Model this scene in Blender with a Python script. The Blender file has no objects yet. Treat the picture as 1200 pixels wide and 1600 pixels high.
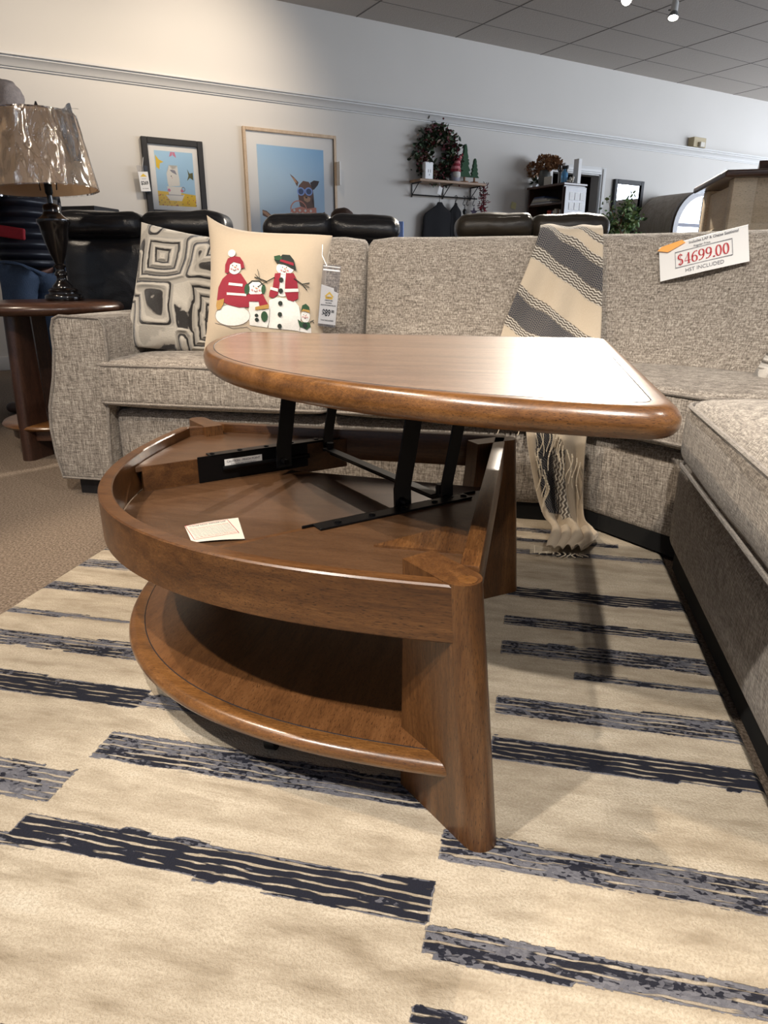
import bpy, bmesh, math, random
from mathutils import Vector, Matrix, noise, Euler
random.seed(7)
SC=bpy.context.scene; COL=SC.collection
PI=math.pi; sin=math.sin; cos=math.cos; rad=math.radians
TH=rad(42.5)
RW=Matrix.Rotation(TH,4,'Z')                      # room frame: x along the back wall, y towards it
def W(s,n,z): return RW@Vector((s,n,z))
def lerp(a,b,t): return a+(b-a)*t
def sm(a,b,x):
    t=max(0,min(1,(x-a)/(b-a))); return t*t*(3-2*t)
# ------------------------------------------------------------ materials
class NT:
    def __init__(s,name):
        s.m=bpy.data.materials.new(name); s.m.use_nodes=True; s.t=s.m.node_tree; s.t.nodes.clear()
        s.out=s.t.nodes.new('ShaderNodeOutputMaterial'); s.b=s.t.nodes.new('ShaderNodeBsdfPrincipled')
        s.t.links.new(s.b.outputs[0],s.out.inputs[0]); s._tc=None
    def n(s,ty,**k):
        x=s.t.nodes.new(ty)
        for a,v in k.items():
            if a[0]=='_': setattr(x,a[1:],v)
            else: s.inp(x,a,v)
        return x
    def inp(s,x,a,v):
        i=int(a[1:]) if a[0]=='i' and a[1:].isdigit() else a.replace('_',' ')
        so=x.inputs[i]
        if isinstance(v,bpy.types.NodeSocket): s.t.links.new(v,so)
        else: so.default_value=v
    def co(s,kind='Object'):
        if not s._tc: s._tc=s.t.nodes.new('ShaderNodeTexCoord')
        return s._tc.outputs[kind]
    def map(s,scale=(1,1,1),rot=(0,0,0),loc=(0,0,0),vec=None):
        return s.n('ShaderNodeMapping',Vector=vec if vec else s.co(),Scale=scale,Rotation=rot,Location=loc).outputs[0]
    def noise(s,vec,scale=5,detail=3,rough=.5,dist=0):
        return s.n('ShaderNodeTexNoise',Vector=vec,Scale=scale,Detail=detail,Roughness=rough,Distortion=dist).outputs['Fac']
    def math(s,op,a,b=0.,c=None,clamp=False):
        x=s.n('ShaderNodeMath',_operation=op,_use_clamp=clamp,i0=a,i1=b)
        if c is not None: s.inp(x,'i2',c)
        return x.outputs[0]
    def ramp(s,f,stops,interp='LINEAR'):
        r=s.t.nodes.new('ShaderNodeValToRGB'); r.color_ramp.interpolation=interp
        e=r.color_ramp.elements
        while len(e)<len(stops): e.new(.5)
        for q,(p,c) in zip(e,stops): q.position=p; q.color=(*c,1) if len(c)==3 else c
        s.t.links.new(f,r.inputs[0]); return r.outputs[0]
    def mix(s,f,a,b,mode='MIX'):
        x=s.t.nodes.new('ShaderNodeMix'); x.data_type='RGBA'; x.blend_type=mode
        def put(so,v):
            if isinstance(v,bpy.types.NodeSocket): s.t.links.new(v,so)
            else: so.default_value=(*v,1) if hasattr(v,'__len__') and len(v)==3 else v
        put(x.inputs[0],f); put(x.inputs[6],a); put(x.inputs[7],b); return x.outputs[2]
    def bump(s,h,strength=.3,dist=.002):
        s.inp(s.b,'Normal',s.n('ShaderNodeBump',Height=h,Strength=strength,Distance=dist).outputs[0])
    def set(s,**k):
        for a,v in k.items():
            if a=='Base_Color' and not isinstance(v,bpy.types.NodeSocket): v=(*v,1)
            s.inp(s.b,a,v)
        return s
    def sep(s,vec): return s.n('ShaderNodeSeparateXYZ',Vector=vec).outputs
    def attr(s,name): return s.n('ShaderNodeAttribute',_attribute_name=name).outputs['Fac']
def plain(name,c,rough=.5,metal=0,bump=0,bs=60,var=.12,coat=0,**k):
    m=NT(name); f=m.noise(m.co(),bs*.3,3)
    col=m.mix(f,tuple(x*(1-var) for x in c),tuple(min(1,x*(1+var)) for x in c))
    m.set(Base_Color=col,Roughness=rough,Metallic=metal,**k)
    if coat: m.set(Coat_Weight=coat,Coat_Roughness=.15)
    if bump: m.bump(m.noise(m.co(),bs,3),bump,.002)
    return m.m
def wood(name,dark,mid,light,scale=(1,1,1),rough=.35,coat=.25,rot=(0,0,0),g=1.0,bmp=.12,coarse=1.):
    m=NT(name); v=m.map(scale,rot)
    big=m.noise(v,3*coarse,4,.55,.6); fine=m.noise(v,26*coarse,5,.65,.3); pore=m.noise(v,90*coarse,2,.5)
    f=m.math('ADD',m.math('MULTIPLY',big,.55),m.math('MULTIPLY',fine,.45))
    col=m.ramp(f,[(.34,dark),(.5,mid),(.66,light)])
    mott=m.noise(m.co(),9,3)
    col=m.mix(m.math('MULTIPLY',mott,.35*g),col,mid)
    col=m.mix(m.ramp(pore,[(.3,(0,0,0)),(.42,(1,1,1))]),tuple(x*.45 for x in dark),col)
    m.set(Base_Color=col,Roughness=rough,Coat_Weight=coat,Coat_Roughness=.22)
    m.bump(m.math('ADD',fine,pore),bmp,.0008)
    return m.m
MT={}
D,Mi,L=(.038,.014,.005),(.092,.037,.011),(.165,.072,.023)
MT['wood_x']=wood('walnut_stain_x',D,Mi,L,(1,12,12))
MT['wood_y']=wood('walnut_stain_y',D,Mi,L,(12,1,12))
MT['wood_z']=wood('walnut_stain_z',D,Mi,L,(12,12,1))
MT['wood_diag']=wood('walnut_panel',(.05,.023,.010),(.078,.037,.016),(.105,.053,.025),(2,14,10),rough=.4,rot=(0,0,rad(-45)),coat=.15)
MT['wood_edge']=wood('walnut_edge',(.06,.025,.009),(.15,.062,.017),(.26,.115,.034),(1.6,9,9),rough=.28,coat=.5,coarse=1.3)
MT['veneer']=wood('oak_veneer_top',(.10,.055,.03),(.19,.11,.065),(.27,.165,.10),(1.1,11,8),rough=.40,coat=.7,rot=(0,0,rad(3)),bmp=.35)
MT['wood_dark']=wood('espresso_wood',(.02,.009,.006),(.05,.022,.014),(.09,.04,.024),(9,9,1),rough=.3,coat=.4)
MT['wood_dark_h']=wood('espresso_wood_flat',(.03,.013,.008),(.075,.032,.018),(.12,.055,.03),(1,9,9),rough=.3,coat=.4)
MT['oak_light']=wood('light_oak',(.42,.3,.19),(.55,.41,.28),(.64,.5,.36),(6,6,1),rough=.5,coat=0)
MT['cream_wood']=wood('cream_washed_wood',(.52,.4,.26),(.64,.51,.35),(.7,.57,.41),(1,1,7),rough=.5,coat=0,bmp=.05)
MT['grey_wood']=wood('weathered_grey_wood',(.17,.13,.1),(.28,.23,.18),(.38,.33,.27),(6,6,1),rough=.6,coat=0)
MT['black_wood']=wood('black_wood',(.004,.004,.005),(.009,.008,.009),(.018,.016,.016),(6,6,1),rough=.55,coat=0)
MT['shelf_wood']=wood('knotty_pine',(.2,.11,.06),(.33,.2,.11),(.42,.27,.17),(1,8,8),rough=.5,coat=0)
def tweed(name,dk,md,lt,sc=1.):
    m=NT(name)
    a=m.noise(m.map((330*sc,330*sc,30*sc)),1,3,.6); b=m.noise(m.map((36*sc,36*sc,400*sc)),1,3,.6); c=m.noise(m.map((190*sc,190*sc,190*sc)),1,2)
    f=m.math('ADD',m.math('MULTIPLY',a,.42),m.math('ADD',m.math('MULTIPLY',b,.36),m.math('MULTIPLY',c,.22)))
    col=m.ramp(f,[(.36,dk),(.49,md),(.62,lt)])
    m.set(Base_Color=col,Roughness=.95,Sheen_Weight=.15); m.bump(f,.9,.004); return m.m
MT['tweed']=tweed('grey_tweed',(.06,.048,.038),(.24,.205,.17),(.50,.45,.385),.95)
MT['welt']=tweed('grey_tweed_piping',(.1,.085,.07),(.22,.19,.16),(.34,.3,.26),1.2)
def leather(name,c,r=.32):
    m=NT(name); w=m.noise(m.map((2,2,3)),3,2,.5,.4); v=m.n('ShaderNodeTexVoronoi',Vector=m.co(),Scale=220.).outputs[0]
    m.set(Base_Color=m.mix(w,tuple(x*.7 for x in c),tuple(x*1.3 for x in c)),Roughness=r)
    m.bump(m.math('ADD',m.math('MULTIPLY',w,3.),m.math('MULTIPLY',v,.12)),.4,.01); return m.m
MT['leather_black']=leather('black_leather',(.012,.012,.014),.3)
MT['leather_brown']=leather('dark_olive_leather',(.035,.028,.02),.36)
MT['metal_black']=plain('black_steel',(.006,.006,.007),.38,.6,.05,200)
MT['steel']=plain('bright_steel',(.6,.6,.6),.25,1)
MT['black_plastic']=plain('black_plastic',(.008,.008,.008),.45)
MT['plinth']=plain('black_plinth_cloth',(.002,.002,.002),1.)
MT['paper']=plain('white_paper',(.78,.77,.75),.6,var=.02)
MT['paper_warm']=plain('cream_paper',(.62,.58,.5),.6,var=.02)
MT['ink']=plain('black_ink',(.015,.015,.018),.5)
MT['ink_grey']=plain('grey_ink',(.2,.2,.22),.5)
MT['ink_red']=plain('red_ink',(.45,.02,.03),.5)
MT['orange']=plain('orange_sticky',(.95,.42,.1),.6,var=.05)
MT['yellow']=plain('yellow_print',(.75,.5,.05),.6)
MT['white']=plain('white_plastic',(.8,.8,.8),.35,var=.03)
MT['blue']=plain('blue_card',(.06,.14,.4),.5)
def glass(name,tr=.9,rough=.03,tint=(1,1,1)):
    m=NT(name); t=m.t; tb=t.nodes.new('ShaderNodeBsdfTransparent'); gb=t.nodes.new('ShaderNodeBsdfGlossy'); mx=t.nodes.new('ShaderNodeMixShader')
    tb.inputs[0].default_value=(*tint,1); gb.inputs[1].default_value=rough
    fr=t.nodes.new('ShaderNodeFresnel'); fr.inputs[0].default_value=1.3
    f=m.math('ADD',fr.outputs[0],1-tr,clamp=True)
    t.links.new(f,mx.inputs[0]); t.links.new(tb.outputs[0],mx.inputs[1]); t.links.new(gb.outputs[0],mx.inputs[2]); t.links.new(mx.outputs[0],m.out.inputs[0])
    return m.m,m,gb,f,mx
MT['glass']=glass('picture_glass',1.)[0]
_m,_n,_g,_f,_x=glass('crinkled_plastic_film',.93,.12)
_v=_n.map((2.2,2.2,.8)); _w=_n.noise(_v,7,5,.7,1.5)
_r=_n.math('SUBTRACT',1.,_n.math('ABSOLUTE',_n.math('MULTIPLY',_n.math('SUBTRACT',_w,.5),22.)),clamp=True)
_n.t.links.new(_n.math('ADD',_f,_n.math('MULTIPLY',_r,.26),clamp=True),_x.inputs[0])
_bp=_n.n('ShaderNodeBump',Height=_r,Strength=1.,Distance=.012).outputs[0]; _n.t.links.new(_bp,_g.inputs['Normal'])
MT['film']=_m
MT['sleeve']=glass('clear_sleeve',.95,.1,(.95,.95,.96))[0]
MT['mirror']=plain('mirror_silver',(.85,.87,.9),.03,1,var=0)
# walls
def wallmat():
    m=NT('painted_wall'); f=m.noise(m.co(),1.2,3)
    m.set(Base_Color=m.mix(f,(.60,.575,.53),(.65,.62,.58)),Roughness=.85); m.bump(m.noise(m.co(),140,3),.12,.002); return m.m
MT['wall']=wallmat(); MT['trim']=plain('white_gloss_trim',(.62,.61,.59),.45,var=.03)
m=NT('mineral_ceiling_tile'); v=m.n('ShaderNodeTexVoronoi',Vector=m.co(),Scale=70.).outputs[0]
m.set(Base_Color=m.mix(m.noise(m.co(),60,4,.7),(.40,.37,.34),(.52,.48,.44)),Roughness=.9); m.bump(v,.3,.004); MT['ceiling']=m.m
MT['grid']=plain('dark_grid_gap',(.09,.08,.075),.6)
m=NT('loop_carpet'); a=m.noise(m.co(),150,3,.7); b=m.noise(m.co(),8,4)
m.set(Base_Color=m.mix(m.math('MULTIPLY',b,.3),m.ramp(a,[(.36,(.08,.055,.035)),(.5,(.19,.14,.10)),(.64,(.33,.26,.20))]),(.2,.15,.11)),Roughness=1.)
m.bump(a,1.,.006); MT['carpet']=m.m
# rug
m=NT('striped_rug'); tone=m.attr('tone'); X=m.map((1,1,1)); sx=m.sep(X)
cl=m.noise(m.map((1.6,9,1)),1.6,6,.66,.4); gr=m.noise(m.co(),260,3,.7); mid_=m.noise(m.map((5,14,1)),2.2,4,.6)
cream=m.ramp(m.math('ADD',m.math('MULTIPLY',cl,.6),m.math('MULTIPLY',mid_,.4)),[(.34,(.24,.19,.13)),(.45,(.40,.335,.25)),(.57,(.54,.465,.36)),(.7,(.60,.54,.44))])
cream=m.mix(m.ramp(gr,[(.35,(.55,.55,.55)),(.6,(0,0,0))]),cream,(.30,.24,.165))
wob=m.math('MULTIPLY',m.noise(m.map((9,12,1)),1.5,2),.012)
row=m.math('SINE',m.math('MULTIPLY',m.math('ADD',sx[1],wob),2*PI/.0128))
knot=m.n('ShaderNodeTexVoronoi',Vector=m.map((150,210,1)),Scale=1.).outputs['Color']; knot=m.n('ShaderNodeRGBToBW',Color=knot).outputs[0]; patch=m.noise(m.map((6,40,1)),1.,4,.7)
dk=m.math('ADD',m.math('MULTIPLY',m.math('SUBTRACT',knot,.5),.75),m.math('ADD',m.math('MULTIPLY',m.math('SUBTRACT',patch,.5),2.6),m.math('SUBTRACT',m.math('MULTIPLY',tone,1.25),.30)))
isnavy=m.ramp(dk,[(.38,(0,0,0)),(.52,(1,1,1))])
ink=m.mix(isnavy,m.mix(knot,(.08,.08,.098),(.185,.183,.203)),(.006,.007,.016))
gapf=m.math('ADD',m.math('MULTIPLY',row,.55),m.math('MULTIPLY',m.math('SUBTRACT',m.noise(m.map((16,110,1)),1,3),.5),2.6))
gap=m.ramp(gapf,[(.36,(1,1,1)),(.55,(0,0,0))])
msk=m.ramp(m.math('ADD',tone,m.math('MULTIPLY',m.math('SUBTRACT',knot,.5),.35)),[(.2,(0,0,0)),(.3,(1,1,1))])
msk=m.mix(m.math('SUBTRACT',1.,m.n('ShaderNodeRGBToBW',Color=gap).outputs[0]),msk,(.18,.18,.18),'MULTIPLY')
m.set(Base_Color=m.mix(msk,cream,ink),Roughness=1.)
hh=m.math('ADD',m.math('MULTIPLY',gr,.8),m.math('MULTIPLY',m.n('ShaderNodeRGBToBW',Color=msk).outputs[0],m.math('ADD',m.math('MULTIPLY',knot,1.5),.6)))
m.bump(hh,.75,.005); MT['rug']=m.m
# ------------------------------------------------------------ mesh builder
class MB:
    def __init__(s): s.bm=bmesh.new(); s.mi=0
    def _tag(s,n0,mi):
        s.bm.faces.ensure_lookup_table()
        for f in s.bm.faces[n0:]: f.material_index=mi
    def poly(s,vs,fs,M=None,mi=0):
        bv=[s.bm.verts.new(M@Vector(v) if M else Vector(v)) for v in vs]
        for f in fs:
            try: q=s.bm.faces.new([bv[i] for i in f]); q.material_index=mi
            except ValueError: pass
        return s
    def merge(s,b2,M=None,mi=None):
        me=bpy.data.meshes.new('t'); b2.to_mesh(me); b2.free()
        if M: me.transform(M)
        n0=len(s.bm.faces); s.bm.from_mesh(me); bpy.data.meshes.remove(me)
        if mi is not None: s._tag(n0,mi)
        return s
    def box(s,a,b,bev=0,seg=2,M=None,mi=0):
        b2=bmesh.new(); c=[(a[i]+b[i])/2 for i in range(3)]; d=[abs(b[i]-a[i]) for i in range(3)]
        bmesh.ops.create_cube(b2,size=1,matrix=Matrix.Translation(c)@Matrix.Diagonal((*d,1)))
        if bev: bmesh.ops.bevel(b2,geom=b2.edges[:],offset=min(bev,min(d)*.49),segments=seg,profile=.5,affect='EDGES')
        return s.merge(b2,M,mi)
    def prism(s,pts,z0,z1,bev=0,seg=2,M=None,mi=0,only=None):
        b2=bmesh.new(); n=len(pts)
        lo=[b2.verts.new((x,y,z0)) for x,y in pts]; hi=[b2.verts.new((x,y,z1)) for x,y in pts]
        ft=b2.faces.new(hi); fb=b2.faces.new(lo[::-1])
        for i in range(n): b2.faces.new((lo[i],lo[(i+1)%n],hi[(i+1)%n],hi[i]))
        bmesh.ops.recalc_face_normals(b2,faces=b2.faces)
        if bev:
            if only=='caps': ed=[e for e in b2.edges if abs(e.verts[0].co.z-e.verts[1].co.z)<1e-6]
            elif only=='top': ed=list(ft.edges)
            else: ed=[e for e in b2.edges if len(e.link_faces)==2 and e.calc_face_angle(0)>rad(20)]
            bmesh.ops.bevel(b2,geom=ed,offset=bev,segments=seg,profile=.5,affect='EDGES')
        bmesh.ops.triangulate(b2,faces=[f for f in b2.faces if len(f.verts)>4])
        return s.merge(b2,M,mi)
    def grid(s,fn,nu,nv,M=None,mi=0,cu=False,cv=False):
        vs=[fn(i/nu,j/nv) for i in range(nu+(0 if cu else 1)) for j in range(nv+(0 if cv else 1))]
        ku=nu if cu else nu+1; kv=nv if cv else nv+1; fs=[]
        for i in range(nu):
            for j in range(nv):
                a=i*kv+j; b=((i+1)%ku)*kv+j; c=((i+1)%ku)*kv+(j+1)%kv; d=i*kv+(j+1)%kv; fs.append((a,b,c,d))
        return s.poly(vs,fs,M,mi)
    def lathe(s,prof,c=(0,0,0),n=24,M=None,mi=0,cap=True):
        vs=[];fs=[]
        for r,z in prof:
            for k in range(n): vs.append((c[0]+r*cos(2*PI*k/n),c[1]+r*sin(2*PI*k/n),c[2]+z))
        for i in range(len(prof)-1):
            for k in range(n): fs.append((i*n+k,i*n+(k+1)%n,(i+1)*n+(k+1)%n,(i+1)*n+k))
        if cap: fs.append(tuple(range(n))[::-1]); fs.append(tuple((len(prof)-1)*n+k for k in range(n)))
        return s.poly(vs,fs,M,mi)
    def tube(s,path,r,n=8,closed=False,M=None,mi=0):
        P=[Vector(p) for p in path]; N=len(P); vs=[];fs=[]; up=None
        rr=r if hasattr(r,'__len__') else [r]*N
        for i,p in enumerate(P):
            if closed: t=P[(i+1)%N]-P[i-1]
            else: t=P[min(i+1,N-1)]-P[max(i-1,0)]
            t.normalize()
            if up is None: up=Vector((0,0,1)) if abs(t.z)<.9 else Vector((1,0,0))
            x=up.cross(t); x.normalize(); y=t.cross(x); up=y
            for k in range(n): vs.append(p+(x*cos(2*PI*k/n)+y*sin(2*PI*k/n))*rr[i])
        for i in range(N if closed else N-1):
            j=(i+1)%N
            for k in range(n): fs.append((i*n+k,i*n+(k+1)%n,j*n+(k+1)%n,j*n+k))
        if not closed: fs.append(tuple(range(n))[::-1]); fs.append(tuple((N-1)*n+k for k in range(n)))
        return s.poly(vs,fs,M,mi)
    def soft(s,h,r,N=14,puff=(0,0,0),M=None,mi=0,fn=None):
        t=[sin(PI/2*(2*i/N-1)) for i in range(N+1)]
        idx={};vs=[];fs=[]
        def V(i,j,k):
            key=(i,j,k)
            if key in idx: return idx[key]
            q=(t[i],t[j],t[k]); p=Vector([q[a]*h[a] for a in range(3)])
            inn=Vector([max(-(h[a]-r),min(h[a]-r,p[a])) for a in range(3)]); d=p-inn
            if d.length>1e-9: p=inn+d*(r/d.length)
            for a in range(3):
                b,c=(a+1)%3,(a+2)%3
                p[a]+=math.copysign(1,q[a])*puff[a]*(1-q[b]**2)*(1-q[c]**2)*abs(q[a])
            if fn: p=fn(p,q)
            idx[key]=len(vs); vs.append(p); return idx[key]
        for i in range(N):
            for j in range(N):
                for (f0,k) in ((0,0),(1,N)):
                    A=[(i,j),(i+1,j),(i+1,j+1),(i,j+1)]
                    if k==0: A=A[::-1]
                    fs.append([V(a,b,k) for a,b in A]); fs.append([V(k,a,b) for a,b in A]); fs.append([V(b,k,a) for a,b in A])
        return s.poly(vs,fs,M,mi)
    def text(s,txt,size,M,mi=0,align='CENTER',ex=.0003,bold=0,sx=1):
        cu=bpy.data.curves.new('t','FONT'); cu.body=txt; cu.size=size; cu.align_x=align; cu.extrude=ex; cu.offset=bold; cu.resolution_u=3
        o=bpy.data.objects.new('t',cu); COL.objects.link(o); dg=bpy.context.evaluated_depsgraph_get(); dg.update()
        me=bpy.data.meshes.new_from_object(o.evaluated_get(dg)); me.transform(M@Matrix.Diagonal((sx,1,1,1)))
        n0=len(s.bm.faces); s.bm.from_mesh(me); s._tag(n0,mi)
        bpy.data.objects.remove(o); bpy.data.curves.remove(cu); bpy.data.meshes.remove(me); return s
    def xf(s,M): bmesh.ops.transform(s.bm,matrix=M,verts=s.bm.verts[:]); return s
    def disp(s,amp,sc,seed=0):
        s.bm.normal_update()
        for v in s.bm.verts: v.co+=v.normal*(noise.noise(v.co*sc+Vector((seed,0,0)))*amp)
        return s
    def build(s,name,mats,parent=None,loc=None,smooth=35,weld=True,norm=True):
        bm=s.bm
        if weld: bmesh.ops.remove_doubles(bm,verts=bm.verts[:],dist=1e-6)
        if norm: bmesh.ops.recalc_face_normals(bm,faces=bm.faces)
        off=Vector(loc) if loc else (root_loc(parent) if parent else Vector((0,0,0)))
        bmesh.ops.translate(bm,verts=bm.verts[:],vec=-off)
        if smooth:
            for e in bm.edges: e.smooth=not(len(e.link_faces)==2 and e.calc_face_angle(0)>rad(smooth))
            for f in bm.faces: f.smooth=True
        me=bpy.data.meshes.new(name); bm.to_mesh(me); bm.free()
        if not isinstance(mats,(list,tuple)): mats=[mats]
        for q in mats: me.materials.append(MT[q] if isinstance(q,str) else q)
        o=bpy.data.objects.new(name,me); COL.objects.link(o)
        if parent: o.parent=parent
        elif loc: o.location=off
        return o
def root_loc(o):
    while o.parent: o=o.parent
    return Vector(o.location)
def tag(o,label,cat,group=None,kind=None):
    o['label']=label; o['category']=cat
    if group: o['group']=group
    if kind: o['kind']=kind
    return o
def thing(name,label,cat,loc,group=None):
    o=bpy.data.objects.new(name,None); o.empty_display_size=.1; COL.objects.link(o); o.location=Vector(loc); return tag(o,label,cat,group)
def struct(name,mb,mat,smooth=35):
    o=mb.build(name,mat,smooth=smooth); o['kind']='structure'; return o
T=Matrix.Translation
def R(a,ax): return Matrix.Rotation(rad(a),4,ax)
FACE=R(90,'X')          # text plane x-y -> x-z, facing -y
# ============================================================ SETTING
CH=3.215
b=MB(); b.poly([(-9,-4.5,0),(11,-4.5,0),(11,16,0),(-9,16,0)],[(0,1,2,3)]); f=struct('floor',b,'carpet')
# ceiling: one slab + tile gap lines
b=MB(); b.box((-4,1.0,CH),(14,7.2,CH+.06))
k=0; s0=5.0-1.21*8
while s0<14:
    b.box((s0-.006,1.0,CH-.002),(s0+.006,7.0,CH+.001),mi=1); s0+=1.21
n0=6.53
while n0>1.0:
    b.box((-4,n0-.0035,CH-.0015),(14,n0+.0035,CH+.001),mi=1); n0-=.565
b.xf(RW); struct('ceiling',b,['ceiling','grid'])
# back wall with an opening (door_1) and its recess
b=MB(); o0,o1,oz=6.52,7.36,2.03
b.box((-4,7.0,0),(o0,7.12,CH)); b.box((o1,7.0,0),(14,7.12,CH)); b.box((o0,7.0,oz),(o1,7.12,CH)); b.xf(RW); struct('wall_back',b,'wall')
b=MB(); b.box((-4.1,1.0,0),(-4,7.1,CH)); b.xf(RW); struct('wall_left',b,'wall')
b=MB(); b.box((o0-.6,8.3,0),(o1+.8,8.36,2.6)); b.box((o0-.6,7.12,2.3),(o1+.8,8.36,2.36)); b.box((o0-.66,7.12,0),(o0-.6,8.3,2.36)); b.box((o1+.8,7.12,0),(o1+.86,8.3,2.36)); b.xf(RW); struct('wall_passage',b,'wood_dark')  # passage walls coloured dark to stand in for its unlit interior
b=MB()
for (a0,a1,c0,c1) in ((o0-.085,o0,0,oz+.085),(o1,o1+.085,0,oz+.085),(o0,o1,oz,oz+.085)):
    b.box((a0,6.975,c0),(a1,7.0,c1),.004); b.box((a0+.02,6.962,c0+ (0 if c0==0 else .02)),(a1-.02,6.975,c1-.02),.004)
b.box((o0,7.0,0),(o0+.012,7.14,oz)); b.box((o1-.012,7.0,0),(o1,7.14,oz)); b.box((o0,7.0,oz-.012),(o1,7.14,oz)); b.xf(RW); struct('door_1',b,'trim')
# crown-like picture rail round the wall
b=MB(); prof=[(7.0,2.375),(6.985,2.375),(6.985,2.386),(6.972,2.388),(6.965,2.40),(6.95,2.425),(6.925,2.44),(6.925,2.452),(6.905,2.455),(6.905,2.472),(7.0,2.476)]
b.poly([(s,n,z) for s in (-4,14) for n,z in prof],[(i,i+1,i+12,i+11) for i in range(10)]); b.xf(RW); struct('trim_1',b,'trim',smooth=50)
b=MB(); b.box((-4,6.985,0),(o0-.085,7.0,.12),.004); b.box((o1+.085,6.985,0),(14,7.0,.12),.004); b.xf(RW); struct('baseboard_back',b,'trim')
# ============================================================ RUG
RX0,RX1,RY0,RY1=-1.247,.422,-.55,2.32
XA,XB=-.703,-.085
ST=[(RX0,XB-.3,1.69,1.742,.62),(RX0,XB,1.572,1.612,.5),(RX0,XB,1.42,1.462,.62),(RX0,XB,1.283,1.303,.45),(RX0,XB,1.138,1.205,.6),
(RX0,XA,.985,1.043,.95),(XA,XB,.988,1.036,.42),(RX0,XA,.73,.806,.45),(XA,XB,.842,.912,.55),(-.715,XB,.65,.708,1.0),(-1.0,-.715,.63,.668,.7),(XB,RX1,.752,.808,.55),
(XB,RX1,.606,.648,.62),(XB,-.02,.52,.54,.8),(XB,RX1,.40,.45,.9),(XA,XB,.36,.42,.6),(RX0,XA,.46,.54,.9),(-.02,RX1,1.632,1.688,1.0),(-.02,RX1,1.474,1.518,.72),(-.02,RX1,1.34,1.402,.6),(.13,RX1,1.267,1.285,.6),
(-.02,RX1,1.115,1.178,.58),(-.02,RX1,.988,1.045,1.0),(-.1,RX1,1.925,1.967,.5),(-.1,.3,2.03,2.06,.7),(XA,.1,2.12,2.16,.6),(RX0,XA,1.86,1.91,.6),(RX0,XA,2.05,2.1,.8),(RX0,XB,.2,.27,.8),(XB,RX1,.1,.16,.6),(RX0,XB,-.05,.03,.9),(XB,RX1,-.2,-.14,.9),(RX0,XB,-.32,-.26,.5)]
def tone(x,y):
    best=0
    for i,(a,c,y0,y1,t) in enumerate(ST):
        if x<a or x>c: continue
        w=.009*noise.noise(Vector((x*2.3,i*3.1,0))); w2=.011*noise.noise(Vector((x*2.9,i*5.3,7)))
        w-=.5*.008*noise.noise(Vector((x*11,i*3.1,3))); w2+=.5*.008*noise.noise(Vector((x*13,i*3.1,9)))
        if y0+w<y<y1+w2: best=max(best,t)
    return best
nx=250; ny=440
xs=[RX0+(RX1-RX0)*i/nx for i in range(nx+1)]; ys=[RY0+(RY1-RY0)*j/ny for j in range(ny+1)]
vs=[];fs=[];tn=[]
for j,y in enumerate(ys):
    for i,x in enumerate(xs):
        e=min(x-RX0,RX1-x,y-RY0,RY1-y); z=.010*min(1,e/.012)**.5 if e>0 else 0
        vs.append((x,y,z+.001)); tn.append(tone(x,y))
for j in range(ny):
    for i in range(nx): a=j*(nx+1)+i; fs.append((a,a+1,a+nx+2,a+nx+1))
me=bpy.data.meshes.new('rug'); me.from_pydata(vs,[],fs); at=me.attributes.new('tone','FLOAT','POINT'); at.data.foreach_set('value',tn); me.materials.append(MT['rug'])
for p in me.polygons: p.use_smooth=True
rug=bpy.data.objects.new('area_rug',me); COL.objects.link(rug); tag(rug,'cream area rug with broken navy and grey stripes under the coffee table','rug')
RZ=.011
# ============================================================ COFFEE TABLE
TB=thing('lift_top_coffee_table','walnut-stained wedge coffee table with raised lift top standing on the striped rug','coffee table',(-.35,1.35,RZ))
OX,OY,RR,NN=-.075,1.60,.812,2.65
def arc(r,t,ox=OX,oy=OY,n=NN):
    c,s=max(0,cos(t)),max(0,sin(t)); return (ox-r*c**(2/n),oy-r*s**(2/n))
AN=48
TS=[PI/2*i/AN for i in range(AN+1)]
b=MB(); out=[arc(RR,t) for t in TS]; inn=[arc(RR-.024,t) for t in TS][::-1]
out=[(-.855,1.62)]+out+[(-.075,.80)][:0]; b.prism(out+inn+[(-.831,1.62)],.340,.425,.0025,1,only='caps'); b.build('curved_apron','wood_x',TB,smooth=40)
b=MB(); b.box((-.078,.86,.345),(-.050,1.66,.424),.003); b.build('side_rail','wood_y',TB)
b=MB(); b.box((-.86,1.662,.345),(-.05,1.690,.424),.003); b.build('back_rail','wood_x',TB)
def leg(ox,oy,ang,Lt,Lb,th,z1,out_b,out_t,bd=(0,0)):
    # plank of thickness th running inwards along direction ang from its rounded outer tip
    d=Vector((cos(ang),sin(ang),0)); q=Vector((-d.y,d.x,0)); b=MB(); K=10; vs=[];fs=[]; rows=6
    for r in range(rows+1):
        t=r/rows; z=lerp(RZ,z1,t); tip=lerp(out_b,out_t,t); L=Lb+(Lt-Lb)*min(1,t*3.2) if t<1 else Lt
        L=lerp(Lb,Lt,min(1,t*1.05))
        ring=[]
        for k in range(K+1):
            a=-PI/2+PI*k/K; ring.append(d*(tip-th/2+th/2*cos(a))+q*(th/2*sin(a)))
        ring+= [d*(tip-L)+q*th/2, d*(tip-L)-q*th/2]
        for p in ring: vs.append((ox+p.x+bd[0]*(1-t),oy+p.y+bd[1]*(1-t),z))
    m=K+3
    for r in range(rows):
        for k in range(m): fs.append((r*m+k,r*m+(k+1)%m,(r+1)*m+(k+1)%m,(r+1)*m+k))
    fs.append(tuple(range(m))[::-1]); fs.append(tuple(rows*m+k for k in range(m)))
    b.poly(vs,fs); b.bm.normal_update(); return b
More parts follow.
